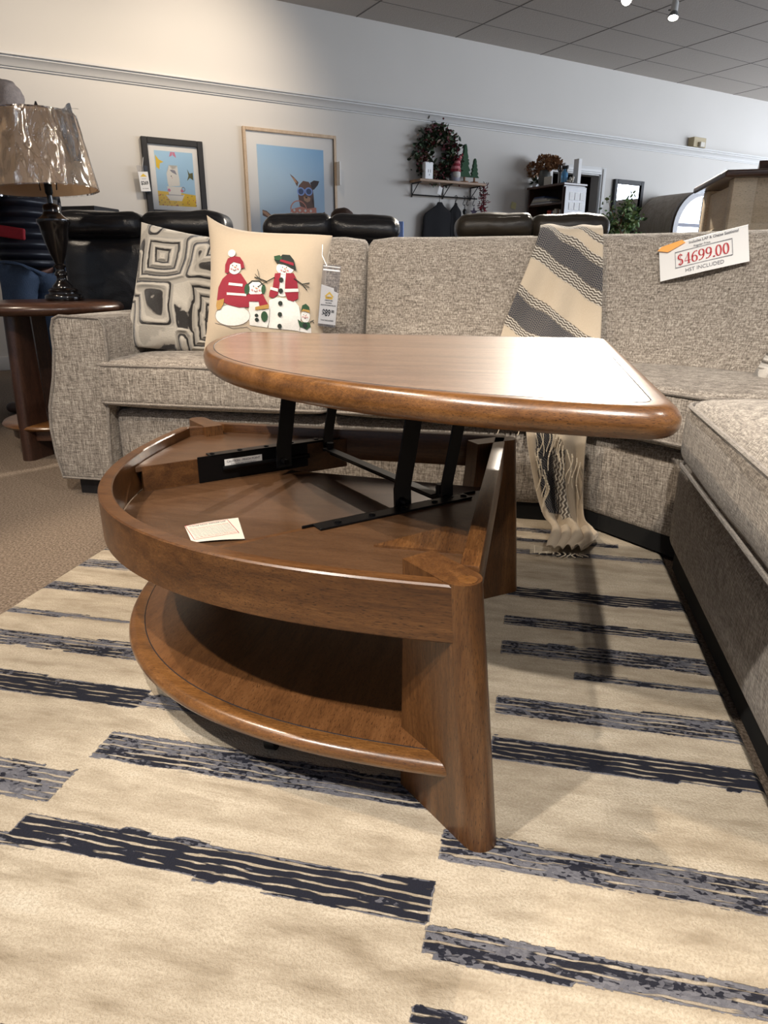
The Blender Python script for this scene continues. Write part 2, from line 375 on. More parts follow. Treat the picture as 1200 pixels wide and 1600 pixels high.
b=leg(-.050,.794,rad(-43),.122,.185,.054,.427,.02,0,(.026,.004)); b.build('leg','wood_z',TB,smooth=30)
b=leg(-.03,1.665,rad(38),.12,.20,.046,.424,.035,0.0); b.build('leg','wood_z',TB,smooth=30)
b=leg(-.905,1.715,rad(137),.14,.24,.046,.427,.03,0); b.build('leg','wood_z',TB,smooth=30)
b=MB(); b.lathe([(.0,.0),(.013,0),(.013,.0012),(0,.0012)],(-.062,.806,.427),16,cap=False); b.build('wood_plug','wood_edge',TB)
# inside panels: the well runs along the diagonal of the wedge
zt=.402
def clip_arc(r,c0,above):   # points of the inner arc on one side of y-x=c0
    return [p for p in [arc(r,t) for t in TS] if ((p[1]-p[0])>c0)==above]
A=clip_arc(RR-.026,2.10,True)
b=MB(); b.prism(A[::1]+[A[-1]][:0]+[(-.455,1.66+.0)] +[(-.85,1.66)],zt-.012,zt,.001,1,only='caps'); b.build('top_panel','wood_diag',TB)
Bp=clip_arc(RR-.026,1.37,False)
b=MB(); b.prism([(-.08,1.285)]+[(Bp[0][0],Bp[0][1])]+Bp[1:]+[(-.08,.83)],zt-.012,zt,.001,1,only='caps'); b.build('top_panel','wood_diag',TB)
b=MB(); al=[arc(RR-.027,t) for t in TS]
b.prism(al+[(-.08,1.49),(-.60,1.54),(-.70,1.58)],.337,.344,.001,1,only='caps'); b.build('well_floor','wood_diag',TB)
# walls of the well below the panels
def dwall(x0,y0,x1,y1,z0,z1,th=.016):
    d=Vector((x1-x0,y1-y0)).normalized(); q=Vector((-d.y,d.x))*th
    return [(x0,y0),(x1,y1),(x1+q.x,y1+q.y),(x0+q.x,y0+q.y)],z0,z1
b=MB(); b.prism(*dwall(-.825,1.30,-.455,1.66,.328,.401)); b.build('well_wall','wood_x',TB)
b=MB(); b.prism(*dwall(-.08,1.285,-.475,.89,.345,.401)); b.build('well_wall','wood_x',TB)
b=MB(); b.prism([(-.08,.95),(-.08,1.10),(-.22,.95)],zt,zt+.004); b.build('corner_block','wood_y',TB)
# lift mechanism
MEC=[]
def bracket(x0,y0,x1,y1,sgn):
    d=Vector((x1-x0,y1-y0,0)).normalized(); q=Vector((-d.y,d.x,0))*sgn; L=(Vector((x1,y1,0))-Vector((x0,y0,0))).length
    Mx=Matrix(((d.x,q.x,0,x0),(d.y,q.y,0,y0),(0,0,1,0),(0,0,0,1))); b=MB()
    b.box((0,-.002,zt-.058),(L,.001,zt+.004),.0008,1,M=Mx); b.box((.03,-.002,zt+.0005),(L-.02,.028,zt+.004),.0008,1,M=Mx)
    for k in range(5): b.lathe([(.006,0),(.006,.002),(.003,.003)],((k+.6)*L/5.5,.014,zt+.004),10,M=Mx,mi=1)
    b.tube([(L*.15,-.006,zt-.03),(L*.75,-.006,zt-.03)],.006,8,M=Mx)
    o=b.build('lift_bracket',['metal_black','metal_black'],TB); return Mx,L
Mx1,L1=bracket(-.735,1.385,-.47,1.65,1); Mx2,L2=bracket(-.09,1.265,-.355,1.005,1)
b=MB()
def bar(b,p0,p1,w,axis,th=.005):
    # dog-legged flat bar: w across (along axis), th thick
    p0=Vector(p0); p1=Vector(p1); a=Vector(axis).normalized(); 
    pts=[p0,lerp(p0,p1,.16)+a*.0,lerp(p0,p1,.8),p1]
    nrm=(p1-p0).cross(a).normalized(); off=[0,.012,.012,0]
    vs=[];fs=[]
    for i,p in enumerate(pts):
        c=p+nrm*off[i]
        for sa,sb in ((-1,-1),(1,-1),(1,1),(-1,1)): vs.append(c+a*(sa*w/2)+nrm*(sb*th/2))
    for i in range(3):
        for k in range(4): fs.append((i*4+k,i*4+(k+1)%4,(i+1)*4+(k+1)%4,(i+1)*4+k))
    fs+=[(3,2,1,0),(12,13,14,15)]; b.poly(vs,fs)
dg=(1,1,0)
for p0,p1,w in (((-.565,1.49,.365),(-.54,1.53,.617),.038),((-.49,1.61,.38),(-.455,1.64,.617),.026),((-.215,1.168,.392),(-.185,1.198,.617),.036),((-.140,1.225,.385),(-.105,1.255,.617),.026)):
    b=MB(); bar(b,p0,p1,w,dg); q=Vector(p0); b.tube([q+Vector((.012,-.012,.015)),q+Vector((-.012,.012,.015))],.007,10); q=lerp(Vector(p0),Vector(p1),.76); b.tube([q+Vector((.006,-.006,0)),q+Vector((.002,-.002,0))],.005,10,mi=1)
    b.build('lift_arm',['metal_black','steel'],TB)
b=MB(); b.box((-.012,0,-.002),(.012,.452,.002),.001,1,M=T((-.487,1.585,.392))@R(-135,'Z')@R(0,'X'))
b.box((-.012,0,-.018),(-.009,.452,.0),.001,1,M=T((-.487,1.585,.392))@R(-135,'Z')); b.tube([(-.16,1.275,.39),(-.16,1.275,.412)],.009,8); b.tube([(-.475,1.58,.385),(-.475,1.58,.408)],.009,8)
b.build('cross_bar','metal_black',TB)
# caution sticker on bracket 1
b=MB(); Ml=T((-.655,1.4605,.38))@R(45,'Z')@FACE; b.box((-.047,-.0125,0),(.047,.0125,.0006),M=Ml); b.text('CAUTION - PINCH POINT',.0072,Ml@T((0,.004,.0007)),mi=1,ex=.0001,bold=.0002)
for k in range(3): b.text('keep hands clear of moving arms',.0048,Ml@T((0,-.0015-.0045*k,.0007)),mi=1,ex=.0001)
o=b.build('caution_sticker',['paper','ink_grey'],TB,smooth=0); o['label']='small white caution sticker'
# upper frame under the raised top
b=MB()
b.box((-.17,-.012,.0),(.17,.012,.003),M=T((-.50,1.59,.610))@R(45,'Z')); b.build('top_bracket','metal_black',TB); b=MB(); b.box((-.17,-.012,.0),(.17,.012,.003),M=T((-.14,1.23,.610))@R(45,'Z')); b.build('top_bracket','metal_black',TB)
# raised top
TX,TY,TR=.182,1.80,.972
def topout(r,inset=0):
    pts=[]; cr=.05
    ox,oy=TX-inset,TY-inset; rr=TR-inset*2
    n=56
    for i in range(n+1): t=PI/2*i/n; pts.append((ox-rr*cos(t),oy-rr*sin(t)))
    return pts,(ox,oy)
def roundcorners(P,rad_):
    out=[];n=len(P)
    for i in range(n):
        p=Vector(P[i]);a=(Vector(P[i-1])-p);c=(Vector(P[(i+1)%n])-p)
        if a.length<1e-6 or c.length<1e-6: out.append(tuple(p)); continue
        ang=a.angle(c)
        if ang<rad(150):
            d=min(rad_,a.length*.9 if i else 9,c.length*.9) if False else rad_
            # walk along the outline for neighbours on short arcs
            pa=p+a.normalized()*d; pc=p+c.normalized()*d
            for k in range(7):
                t=k/6; out.append(tuple((1-t)**2*pa+2*(1-t)*t*p+t*t*pc))
        else: out.append(tuple(p))
    return out
def outline(inset,cr):
    ox,oy=TX-inset,TY-inset; rr=TR-2*inset
    pts=[]; n=60; skip=cr/rr
    for i in range(n+1): 
        t=lerp(skip,PI/2-skip,i/n); pts.append((ox-rr*cos(t),oy-rr*sin(t)))
    # corners: front end of arc -> side edge
    def bez(a,p,c): return [tuple((1-t)**2*Vector(a)+2*(1-t)*t*Vector(p)+t*t*Vector(c)) for t in [k/8 for k in range(1,8)]]
    P=pts[:]
    e=(ox,oy-rr); P+=bez(pts[-1],e,(ox,oy-rr+cr)); P.append((ox,oy-rr+cr))
    P.append((ox,oy-cr)); P+=bez((ox,oy-cr),(ox,oy),(ox-cr,oy)); P.append((ox-cr,oy))
    P.append((ox-rr+cr,oy)); P+=bez((ox-rr+cr,oy),(ox-rr,oy),pts[0])
    return P
b=MB(); P0=outline(0,.045); zt1,zt0=.655,.613
rings=[]; 
for k in range(13):
    a=PI*k/12; ins=.021*(1-sin(a)); z=(zt1+zt0)/2+.021*cos(a); rings.append((ins,z))
rings=[(.034,zt1)]+rings+[(.05,zt0)]
vs=[];fs=[]; n=len(P0)
cx_,cy_=TX-.3,TY-.3
def inset_pts(ins): return outline(ins,max(.02,.045-ins*.5))
for ins,z in rings:
    for x,y in inset_pts(ins): vs.append((x,y,z))
for i in range(len(rings)-1):
    for k in range(n): fs.append((i*n+k,i*n+(k+1)%n,(i+1)*n+(k+1)%n,(i+1)*n+k))
fs.append(tuple((len(rings)-1)*n+k for k in range(n))); b.poly(vs,fs)
b.build('tabletop','wood_edge',TB,smooth=50)
b=MB(); P1=inset_pts(.0355)
b.prism(P1,zt1-.006,zt1+.0002,.0006,1,only='top'); tp=b.build('tabletop_veneer','veneer',TB)
b=MB(); P2=inset_pts(.034); b.tube([(x,y,zt1-.0006) for x,y in P2],.0012,6,closed=True); b.build('inlay_groove','ink',TB)
# lower shelf
zs=.130
def shelf_out(ins):
    P=[arc(RR-.018-ins,t) for t in TS]; P+=[(-.1-ins*.2,1.60-ins),(-.3,1.62-ins),(-.8+ins,1.62-ins)]
    return P
b=MB(); rings=[(.03,zs)]+[(.0145*(1-sin(PI*k/10)),zs-.0145+.0145*cos(PI*k/10)) for k in range(11)]+[(.05,zs-.029)]
vs=[];fs=[]
for ins,z in rings:
    Q=shelf_out(ins); n=len(Q)
    for x,y in Q: vs.append((x,y,z))
for i in range(len(rings)-1):
    for k in range(n): fs.append((i*n+k,i*n+(k+1)%n,(i+1)*n+(k+1)%n,(i+1)*n+k))
fs.append(tuple((len(rings)-1)*n+k for k in range(n))[::-1]); b.poly(vs,fs); b.build('shelf','wood_edge',TB,smooth=50)
b=MB(); b.prism(shelf_out(.031),zs-.004,zs+.0002); b.build('shelf_veneer',wood('shelf_veneer',(.07,.028,.01),(.14,.058,.02),(.19,.085,.032),(9,1.2,8),rough=.3,coat=.35,rot=(0,0,rad(20))),TB)
b=MB(); b.tube([(x,y,zs-.0004) for x,y in shelf_out(.030)],.0012,6,closed=True); b.build('inlay_groove','ink',TB)
for x,y in ((-.40,.935),(-.72,1.35)):
    b=MB(); b.tube([(x-.009,y,RZ+.024),(x+.009,y,RZ+.024)],.024,16); b.box((x-.014,y-.018,RZ+.03),(x+.014,y+.018,RZ+.056),.004); b.lathe([(.006,0),(.006,.045)],(x,y,RZ+.05),10); b.build('caster','black_plastic',TB)
# paper card in the well
b=MB(); c4=[Vector((-.630,1.113,.3455)),Vector((-.549,1.179,.3455)),Vector((-.489,1.072,.3465)),Vector((-.575,1.035,.3465))]
ex_=(c4[1]-c4[0]).normalized(); ey_=(c4[0]-c4[3]).normalized(); ez_=ex_.cross(ey_).normalized(); ey2=ez_.cross(ex_)
Mp=Matrix(((ex_.x,ey2.x,ez_.x,c4[3].x),(ex_.y,ey2.y,ez_.y,c4[3].y),(ex_.z,ey2.z,ez_.z,c4[3].z),(0,0,0,1)))
b.grid(lambda u,v:(c4[3]*(1-u)*(1-v)+c4[2]*u*(1-v)+c4[1]*u*v+c4[0]*(1-u)*v)+Vector((0,0,.004*(1-v)*u*0+.0015*sin(u*PI))),8,8)
def onp(x,y): return Mp@T((x,y,.0026))
for k in range(7): b.text('retain these instructions for future use of the lift mechanism',.0031,onp(.047,.014+.0085*k),mi=1 if k not in(0,6) else 2,ex=.0001,sx=1)
b.text('PLEASE READ BEFORE USE',.006,onp(.047,.078),mi=1,ex=.0001)
for (xa,ya,xb,yb) in ((.006,.006,.088,.0068),(.006,.087,.088,.0878),(.006,.006,.0068,.0878),(.0872,.006,.088,.0878)): b.box((xa,ya,0.0024),(xb,yb,.0027),M=Mp,mi=2)
o=b.build('instruction_card',['paper_warm','ink_grey','ink_red'],None,loc=(-.56,1.09,.345),smooth=60,norm=False); tag(o,'white instruction card with red border lying inside the open coffee table','card')
# ============================================================ SECTIONAL SOFA
def sweep_back(path,hgt,name,parent,mat='tweed',endround=.04,prof=None):
    # path = list of (x,y) along foot of the front face ; normal points away from the seat
    prof=prof or [(-.012,.42),(.0,.50),(.045,.62),(.085,.74),(.115,.84),(.13,.885),(.15,.915),(.185,.932),(.225,.925),(.262,.9),(.285,.85),(.30,.7),(.305,.4),(.305,.12)]
    P=[Vector((x,y)) for x,y in path]
    # resample
    Ls=[0]
    for i in range(1,len(P)): Ls.append(Ls[-1]+(P[i]-P[i-1]).length)
    tot=Ls[-1]; NS=max(14,int(tot/.03)); st=[]
    for k in range(NS+1):
        d=tot*(.5-.5*cos(PI*k/NS)) if k in(0,1,2,NS-1,NS-2,NS) else tot*k/NS
        i=0
        while i<len(Ls)-2 and Ls[i+1]<d: i+=1
        t=(d-Ls[i])/(Ls[i+1]-Ls[i]); st.append((P[i].lerp(P[i+1],t),d))
    vs=[];fs=[];m=len(prof)
    for k,(p,d) in enumerate(st):
        a=st[max(0,k-2)][0]; c=st[min(NS,k+2)][0]; tg=(c-a).normalized(); nn=Vector((-tg.y,tg.x))
        e=min(d,tot-d); f=sm(0,endround,e); sh=(1-(1-f)**2)**.5
        for (o_,z) in prof:
            cx=.15; cz=.55
            o2=cx+(o_-cx)*(.55+.45*sh); z2=cz+(z-cz)*(.93+.07*sh)*(hgt/.932 if z>.6 else 1)
            w=1+.0*d
            q=p+nn*o2; vs.append((q.x,q.y,z2+.004*noise.noise(Vector((q.x*3,q.y*3,z)))))
    for k in range(NS):
        for j in range(m-1): fs.append((k*m+j,k*m+j+1,(k+1)*m+j+1,(k+1)*m+j))
    fs.append(tuple(range(m))); fs.append(tuple(NS*m+j for j in range(m))[::-1])
    b=MB(); b.poly(vs,fs); return b.build(name,mat,parent,smooth=60)
def welt_loop(pts,z,r=.0055,closed=True): 
    b=MB(); b.tube([(x,y,z) for x,y in pts],r,6,closed=closed); return b
def rrect(x0,y0,x1,y1,r,n=5):
    P=[]
    for cx,cy,a0 in ((x1-r,y1-r,0),(x0+r,y1-r,90),(x0+r,y0+r,180),(x1-r,y0+r,270)):
        for k in range(n+1): a=rad(a0+90*k/n); P.append((cx+r*cos(a),cy+r*sin(a)))
    return P
def cushion(parent,x0,y0,x1,y1,z0,z1,r=.03,puff=.022,bot=.022,name='seat_cushion',rr=.035):
    cz=(z0+z1)/2; hz=(z1-z0)/2
    def fn(p,q): 
        if q[2]>0: p.z+=puff*(1-q[0]**4)*(1-q[1]**4)
        else: p.z-=bot*(1-q[0]**4)*(1-q[1]**4)
        p.x+=.006*noise.noise(p*4); p.y+=.006*noise.noise(p*4+Vector((5,0,0)))
        return p
    b=MB(); b.soft(((x1-x0)/2,(y1-y0)/2,hz),r,20,M=T(((x0+x1)/2,(y0+y1)/2,cz)),fn=fn); o=b.build(name,'tweed',parent,smooth=70)
    for z in (z0+.012,z1-.012):
        w=welt_loop(rrect(x0+.003,y0+.003,x1-.003,y1-.003,rr),z); w.build('piping','welt',o)
    return o
LS=thing('sectional_sofa_left_section','grey tweed sofa section with left arm and two seat cushions behind the coffee table','sofa',(-.8,2.55,0))
b=MB(); b.box((-1.50,2.24,.013),(.10,3.0,.12)); b.build('plinth','plinth',LS)
b=MB(); b.soft((.80,.36,.135),.035,16,puff=(0,.012,0),M=T((-.70,2.585,.2))); b.build('base','tweed',LS,smooth=70)
cushion(LS,-1.515,2.165,-.665,2.78,.355,.512); cushion(LS,-.655,2.165,.10,2.78,.355,.512)
sweep_back([(-1.40,2.52),(-.64,2.52)],.945,'back_cushion',LS); sweep_back([(-.63,2.52),(.06,2.53)],.94,'back_cushion',LS)
b=MB(); b.box((-1.5,2.80,.08),(.08,2.95,.82),.03,3); b.build('back_frame','tweed',LS,smooth=60)
# arm: profile in x-z extruded along y
ap=[(-1.515,.07),(-1.50,.30),(-1.47,.5),(-1.468,.63),(-1.485,.658),(-1.64,.665),(-1.665,.655),(-1.678,.62),(-1.68,.55),(-1.70,.45),(-1.735,.34),(-1.745,.26),(-1.74,.16),(-1.725,.07)]
b=MB(); Mf=Matrix(((1,0,0,0),(0,0,1,0),(0,1,0,0),(0,0,0,1))); b.prism([(x,z) for x,z in ap][::-1],2.185,3.0,.012,3,M=Mf,only='caps'); arm=b.build('arm','tweed',LS,smooth=50)
def dense(P,n=5):
    o=[]
    for i in range(len(P)):
        a=Vector(P[i-1]);p=Vector(P[i]);c=Vector(P[(i+1)%len(P)]);d2=P[(i+2)%len(P)]
        for k in range(n):
            t=k/n; d=Vector(d2); o.append(tuple(.5*((2*p)+(-a+c)*t+(2*a-5*p+4*c-d)*t*t+(-a+3*p-3*c+d)*t**3)))
    return o
b=MB(); b.tube([(x,2.187,z) for x,z in ap],.0055,6,closed=True); b.build('piping','welt',arm)
for x,y in ((-1.62,2.26),(-1.62,2.9),(0,2.9)):
    b=MB(); b.prism([(-.06,-.04),(.06,-.04),(.06,.04),(-.06,.04)],0,.075,M=T((x,y,0))); b.build('foot','black_wood',LS)
WS=thing('sectional_sofa_corner_wedge','grey tweed curved corner wedge of the sectional sofa with the price sign','sofa',(.55,2.5,0))
b=MB(); b.prism([(.14,2.27),(.475,1.935),(1.2,2.2),(1.0,2.9),(.4,3.1),(.14,3.0)],.02,.12); b.build('plinth','plinth',WS)
b=MB(); b.prism([(.115,2.26),(.19,2.205),(.43,1.975),(.47,1.95),(1.2,1.97),(1.2,2.3),(1.0,2.9),(.4,3.1),(.115,2.95)],.065,.335,.028,3); b.build('base','tweed',WS,smooth=60)
wc=[(.115,2.20),(.18,2.14),(.40,1.93),(.45,1.88),(1.15,1.90),(1.15,2.6),(.85,2.85),(.4,2.92),(.115,2.86)]
b=MB(); b.prism(wc,.345,.512,.03,3); 
for v in b.bm.verts: pass
o=b.build('seat_cushion','tweed',WS,smooth=60)
for z in (.365,.498): welt_loop(wc,z,.0055).build('piping','welt',o)
sweep_back([(.07,2.53),(.2,2.535),(.33,2.53),(.45,2.50),(.57,2.43),(.68,2.34),(.78,2.22),(.86,2.08),(.90,1.97)],.95,'back_cushion',WS)
RS=thing('sectional_sofa_right_section','grey tweed sofa section running towards the viewer along the right of the rug','sofa',(.9,.9,0))
b=MB(); b.box((.43,-.7,.013),(1.15,1.9,.12)); b.build('plinth','plinth',RS)
b=MB(); b.soft((.40,1.335,.135),.06,18,puff=(.012,0,0),M=T((.805,.615,.2))); b.build('base','tweed',RS,smooth=70)
def fr(p,q): 
    return p
cushion(RS,.375,.42,.98,1.80,.345,.515,puff=.035,bot=.02,rr=.07,r=.05); cushion(RS,.375,-.68,.98,.41,.345,.515,puff=.035,rr=.07,r=.05)
sweep_back([(.92,1.93),(.92,1.2),(.92,.62)],.94,'back_cushion',RS); sweep_back([(.92,.61),(.92,0),(.92,-.68)],.94,'back_cushion',RS)
b=MB(); b.box((.55,-1.0,.07),(1.2,-.72,.66),.03,3); b.build('arm','tweed',RS,smooth=60)
# ============================================================ PILLOWS
def pil(u,v,w,h,t,side,pin=.07):
    x=w*u*(1-pin*(1-v*v)*abs(u)**3); z=h*v*(1-pin*(1-u*u)*abs(v)**3)
    th=t*(max(0,(1-abs(u)**2.6))*max(0,(1-abs(v)**2.6)))**.55
    return Vector((x,-th*side,z))
def pillow_mb(w,h,t,M,N=34,amp=.004,seed=0,uvname=True,stretch=None):
    b=MB(); 
    def f(side):
        def g(a,c):
            u=sin(PI/2*(2*a-1)); v=sin(PI/2*(2*c-1)); p=pil(u,v,w,h,t,side)
            if stretch: p=stretch(p,u,v)
            k=(1-u*u)*(1-v*v); p.y-=side*(amp*noise.noise(Vector((u*2.3,v*2.3,seed+side)))*k*3+amp*.6*noise.noise(Vector((u*6,v*6,seed+side))))*(k**.3)
            return p
        return g
    b.grid(f(1),N,N); b.grid(f(-1),N,N); b.xf(M); return b
def mazemat(name,scale,cr,ink):
    m=NT(name); v=m.map((1,.3,1)); 
    warp=m.n('ShaderNodeTexNoise',Vector=v,Scale=4.,Detail=1.).outputs['Color']
    vv=m.n('ShaderNodeVectorMath',_operation='ADD',i0=v,i1=m.n('ShaderNodeVectorMath',_operation='SCALE',i0=warp,Scale=.07).outputs[0]).outputs[0]
    vo=m.n('ShaderNodeTexVoronoi',_distance='CHEBYCHEV',_feature='SMOOTH_F1',Vector=vv,Scale=scale,Randomness=.9,Smoothness=.22).outputs['Distance']
    s=m.math('SINE',m.math('MULTIPLY',vo,44.)); br=m.noise(m.co(),26,3); fz=m.noise(m.co(),330,2)
    f=m.math('ADD',s,m.math('MULTIPLY',m.math('SUBTRACT',br,.5),2.6))
    k=m.ramp(m.math('ADD',f,m.math('MULTIPLY',fz,.3)),[(0,ink),(.12,(.2,.18,.16)),(.3,cr),(1,tuple(min(1,c*1.12) for c in cr))])
    # ink only on one flank of each ridge
    c2=m.math('COSINE',m.math('MULTIPLY',vo,44.)); gate=m.ramp(m.math('ADD',c2,m.math('MULTIPLY',br,.7)),[(.1,(0,0,0)),(.5,(1,1,1))])
    m.set(Base_Color=m.mix(gate,m.mix(.25,cr,k),k),Roughness=1.,Sheen_Weight=.3)
    m.bump(m.math('ADD',m.math('MULTIPLY',s,1.),m.math('MULTIPLY',fz,.5)),1.,.006); return m.m
MT['maze']=mazemat('tufted_maze_cream',5.6,(.50,.455,.385),(.03,.026,.024))
MT['maze_light']=mazemat('tufted_maze_white',6.5,(.66,.62,.56),(.2,.18,.15))
M=T((-1.255,2.47,.730))@R(10,'Z')@R(-17,'X')@R(9,'Y')
b=pillow_mb(.245,.235,.075,M,seed=3,amp=.006); o=b.build('throw_pillow','maze',None,loc=(-1.22,2.42,.52),smooth=60); 
tag(o,'cream and charcoal tufted maze-pattern pillow leaning on the left sofa arm','pillow')
M=T((.86,2.135,.62))@R(-52,'Z')@R(-24,'X')@R(8,'Y')
b=pillow_mb(.235,.20,.07,M,seed=8,amp=.006); o=b.build('throw_pillow','maze_light',None,loc=(.8,2.1,.5),smooth=60)
tag(o,'pale tufted maze-pattern pillow on the corner wedge at the right edge','pillow')
# snowman pillow
MT['canvas']=plain('cream_canvas',(.50,.405,.295),.85,0,.35,400,.04,Sheen_Weight=.2)
def lw(c,name,r=.9): MT[name]=plain(name,c,r,0,.5,500,.12,Sheen_Weight=.3); return name
for nm,c in (('felt_white',(.72,.7,.66)),('felt_red',(.27,.012,.03)),('felt_black',(.012,.02,.016)),('felt_green',(.02,.07,.03)),('felt_gold',(.42,.24,.06)),('felt_orange',(.6,.13,.04)),('felt_pink',(.6,.2,.22)),('stitch_line',(.3,.27,.25))): lw(c,nm)
FM=['felt_white','felt_red','felt_black','felt_green','felt_gold','felt_orange','felt_pink','stitch_line']
PM=T((-.898,2.29,.742))@R(7,'Z')@R(-14,'X')@R(3,'Y')
PW,PH,PT=.212,.212,.08
def pst(p,u,v):
    p=p.copy()
    if v>0 and u<0: p.z+=.035*(v**4)*(u**4); p.x-=.012*(v**4)*(u**4)
    if v>0 and u>0: p.z-=.012*(v**3)*(u**3)
    return p
b=pillow_mb(PW,PH,PT,PM,seed=1,stretch=pst,amp=.003); PIL=b.build('snowman_pillow','canvas',None,loc=(-.93,2.22,.52),smooth=70)
tag(PIL,'cream pillow embroidered with a family of four snowmen in red scarves','pillow')
def psurf(X,Y,lift):
    u=max(-1,min(1,(X-742)/305)); v=max(-1,min(1,(345-Y)/305))
    p=pst(pil(u,v,PW,PH,PT,1),u,v); k=(1-u*u)*(1-v*v); amp=.003
    p.y-=(amp*noise.noise(Vector((u*2.3,v*2.3,2)))*k*3+amp*.6*noise.noise(Vector((u*6,v*6,2))))*(k**.3)
    p.y-=lift; return PM@p
def patch(b,pts,layer,mi):
    b2=bmesh.new(); vs=[b2.verts.new((x,y,0)) for x,y in pts]; b2.faces.new(vs)
    bmesh.ops.triangulate(b2,faces=b2.faces[:])
    for _ in range(3):
        ed=[e for e in b2.edges if e.calc_length()>22]
        if not ed: break
        bmesh.ops.subdivide_edges(b2,edges=ed,cuts=1); bmesh.ops.triangulate(b2,faces=b2.faces[:])
    for v in b2.verts: v.co=psurf(v.co.x,v.co.y,.0012+.0011*layer)
    b.merge(b2,None,mi)
def ell(cx,cy,rx,ry,n=22,a0=0,a1=360): return [(cx+rx*cos(rad(a0+(a1-a0)*k/n)),cy+ry*sin(rad(a0+(a1-a0)*k/n))) for k in range(n if a1-a0==360 else n+1)]
def line(b,pts,w,mi,layer=4):
    P=[]; 
    for i in range(len(pts)-1):
        L=math.hypot(pts[i+1][0]-pts[i][0],pts[i+1][1]-pts[i][1]); n=max(1,int(L/14))
        P+=[(lerp(pts[i][0],pts[i+1][0],k/n),lerp(pts[i][1],pts[i+1][1],k/n)) for k in range(n)]
    P.append(pts[-1]); b.tube([psurf(x,y,.0015+.0011*layer) for x,y in P],w,5,mi=mi)
def face(b,cx,cy,s,hat=True):
    for dx in (-.38,.3): patch(b,ell(cx+dx*s,cy-.22*s,.09*s,.09*s,8),5,2)
    patch(b,[(cx-.1*s,cy-.06*s),(cx+.45*s,cy+.05*s),(cx-.02*s,cy+.13*s)],6,5)
    for dx in (-.55,.55): patch(b,ell(cx+dx*s,cy+.3*s,.15*s,.12*s,10),5,6)
    line(b,[(cx-.25*s,cy+.42*s),(cx,cy+.55*s),(cx+.3*s,cy+.4*s)],.0011,1,5)
def fin(b,label):
    o=b.build('snowman_applique',FM,PIL,smooth=60,norm=True); o['label']=label
b=MB() # snowman in red jumper
patch(b,ell(602,478,93,50),0,0); line(b,ell(602,478,94,51)+[(696,478)],.0008,7,1)
patch(b,[(575,284),(640,284),(668,318),(690,350),(692,440),(640,442),(580,430),(552,415),(515,408),(522,350),(545,310)],2,1)
patch(b,ell(607,255,34,34),3,0); patch(b,[(557,282),(556,245),(568,215),(600,204),(632,208),(650,230),(658,258),(640,262),(636,240),(600,232),(582,244),(578,284)],4,1)
patch(b,ell(588,190,20,18),5,0); face(b,608,255,30)
patch(b,[(582,328),(655,334),(655,346),(580,340)],3,0); patch(b,[(573,374),(676,379),(676,390),(573,385)],3,0)
patch(b,[(515,412),(560,402),(556,430),(540,452),(520,455),(512,436)],3,4); fin(b,'snowman in red bobble hat and jumper')
b=MB() # middle little snowman
patch(b,[(690,410),(770,410),(788,450),(790,500),(780,528),(694,522),(690,470)],1,0); line(b,[(790,440),(788,500),(780,526)],.0008,7,2)
patch(b,ell(718,352,40,34),2,0); patch(b,ell(678,358,13,26),3,3); patch(b,ell(756,352,10,22),3,3); line(b,[(682,335),(700,318),(735,316),(754,334)],.002,2,3)
patch(b,[(683,382),(757,376),(764,392),(782,420),(770,445),(745,448),(738,412),(690,414)],3,1); patch(b,[(722,438),(786,420),(786,440),(722,452)],4,4)
patch(b,ell(728,475,9,8,10),3,2); patch(b,ell(730,495,10,9,10),3,2); patch(b,ell(766,478,16,24),4,3); face(b,722,350,32); fin(b,'small snowman in green earmuffs and red scarf')
b=MB() # tall snowman
patch(b,[(786,400),(820,385),(900,388),(930,420),(940,470),(932,532),(786,530),(780,470)],1,0); line(b,[(930,420),(942,470),(934,530)],.0008,7,2)
patch(b,ell(846,320,42,60),1,0); patch(b,ell(852,250,42,30),2,0)
patch(b,[(806,276),(834,272),(832,330),(826,372),(806,390),(784,385),(786,360),(800,340)],3,1); patch(b,[(860,272),(896,270),(914,300),(922,350),(924,382),(900,398),(872,392),(858,360)],3,1)
patch(b,[(790,340),(826,346),(826,360),(788,352)],4,0); patch(b,[(858,345),(922,338),(924,352),(858,360)],4,0)
patch(b,[(798,212),(820,205),(835,184),(870,184),(892,208),(905,245),(908,255),(885,248),(850,232),(812,228)],5,2); patch(b,[(828,208),(892,222),(894,236),(826,219)],6,1); patch(b,[(796,196),(822,188),(838,204),(820,216),(800,212)],6,3)
for y in (305,355,412,463,518): patch(b,ell(840,y,11,11,12),5,2)
line(b,[(806,296),(770,316),(735,305),(710,300)],.0018,2); line(b,[(770,316),(745,330),(730,345)],.0012,2); line(b,[(735,305),(722,262)],.001,2); line(b,[(735,305),(712,285)],.001,2)
line(b,[(900,294),(940,316),(975,306)],.0018,2); line(b,[(940,316),(965,340)],.0012,2); line(b,[(948,318),(975,325)],.0012,2)
face(b,852,252,28); fin(b,'tall snowman in black top hat and red waistcoat')
b=MB() # smallest
patch(b,[(930,500),(990,510),(992,536),(928,534)],1,0); patch(b,ell(962,460,22,30),2,0); patch(b,[(940,440),(945,412),(962,402),(980,415),(984,440),(970,434),(950,432)],4,3); patch(b,[(942,440),(950,428),(982,430),(984,442),(960,438)],5,4)
patch(b,[(926,478),(945,490),(984,486),(990,505),(972,522),(955,515),(936,512)],4,3); patch(b,ell(962,503,12,12,8),5,2); line(b,[(985,485),(1005,472)],.0014,2); line(b,[(998,478),(1006,486)],.001,2); face(b,962,458,20); fin(b,'smallest snowman in green and gold cap')
b=MB()
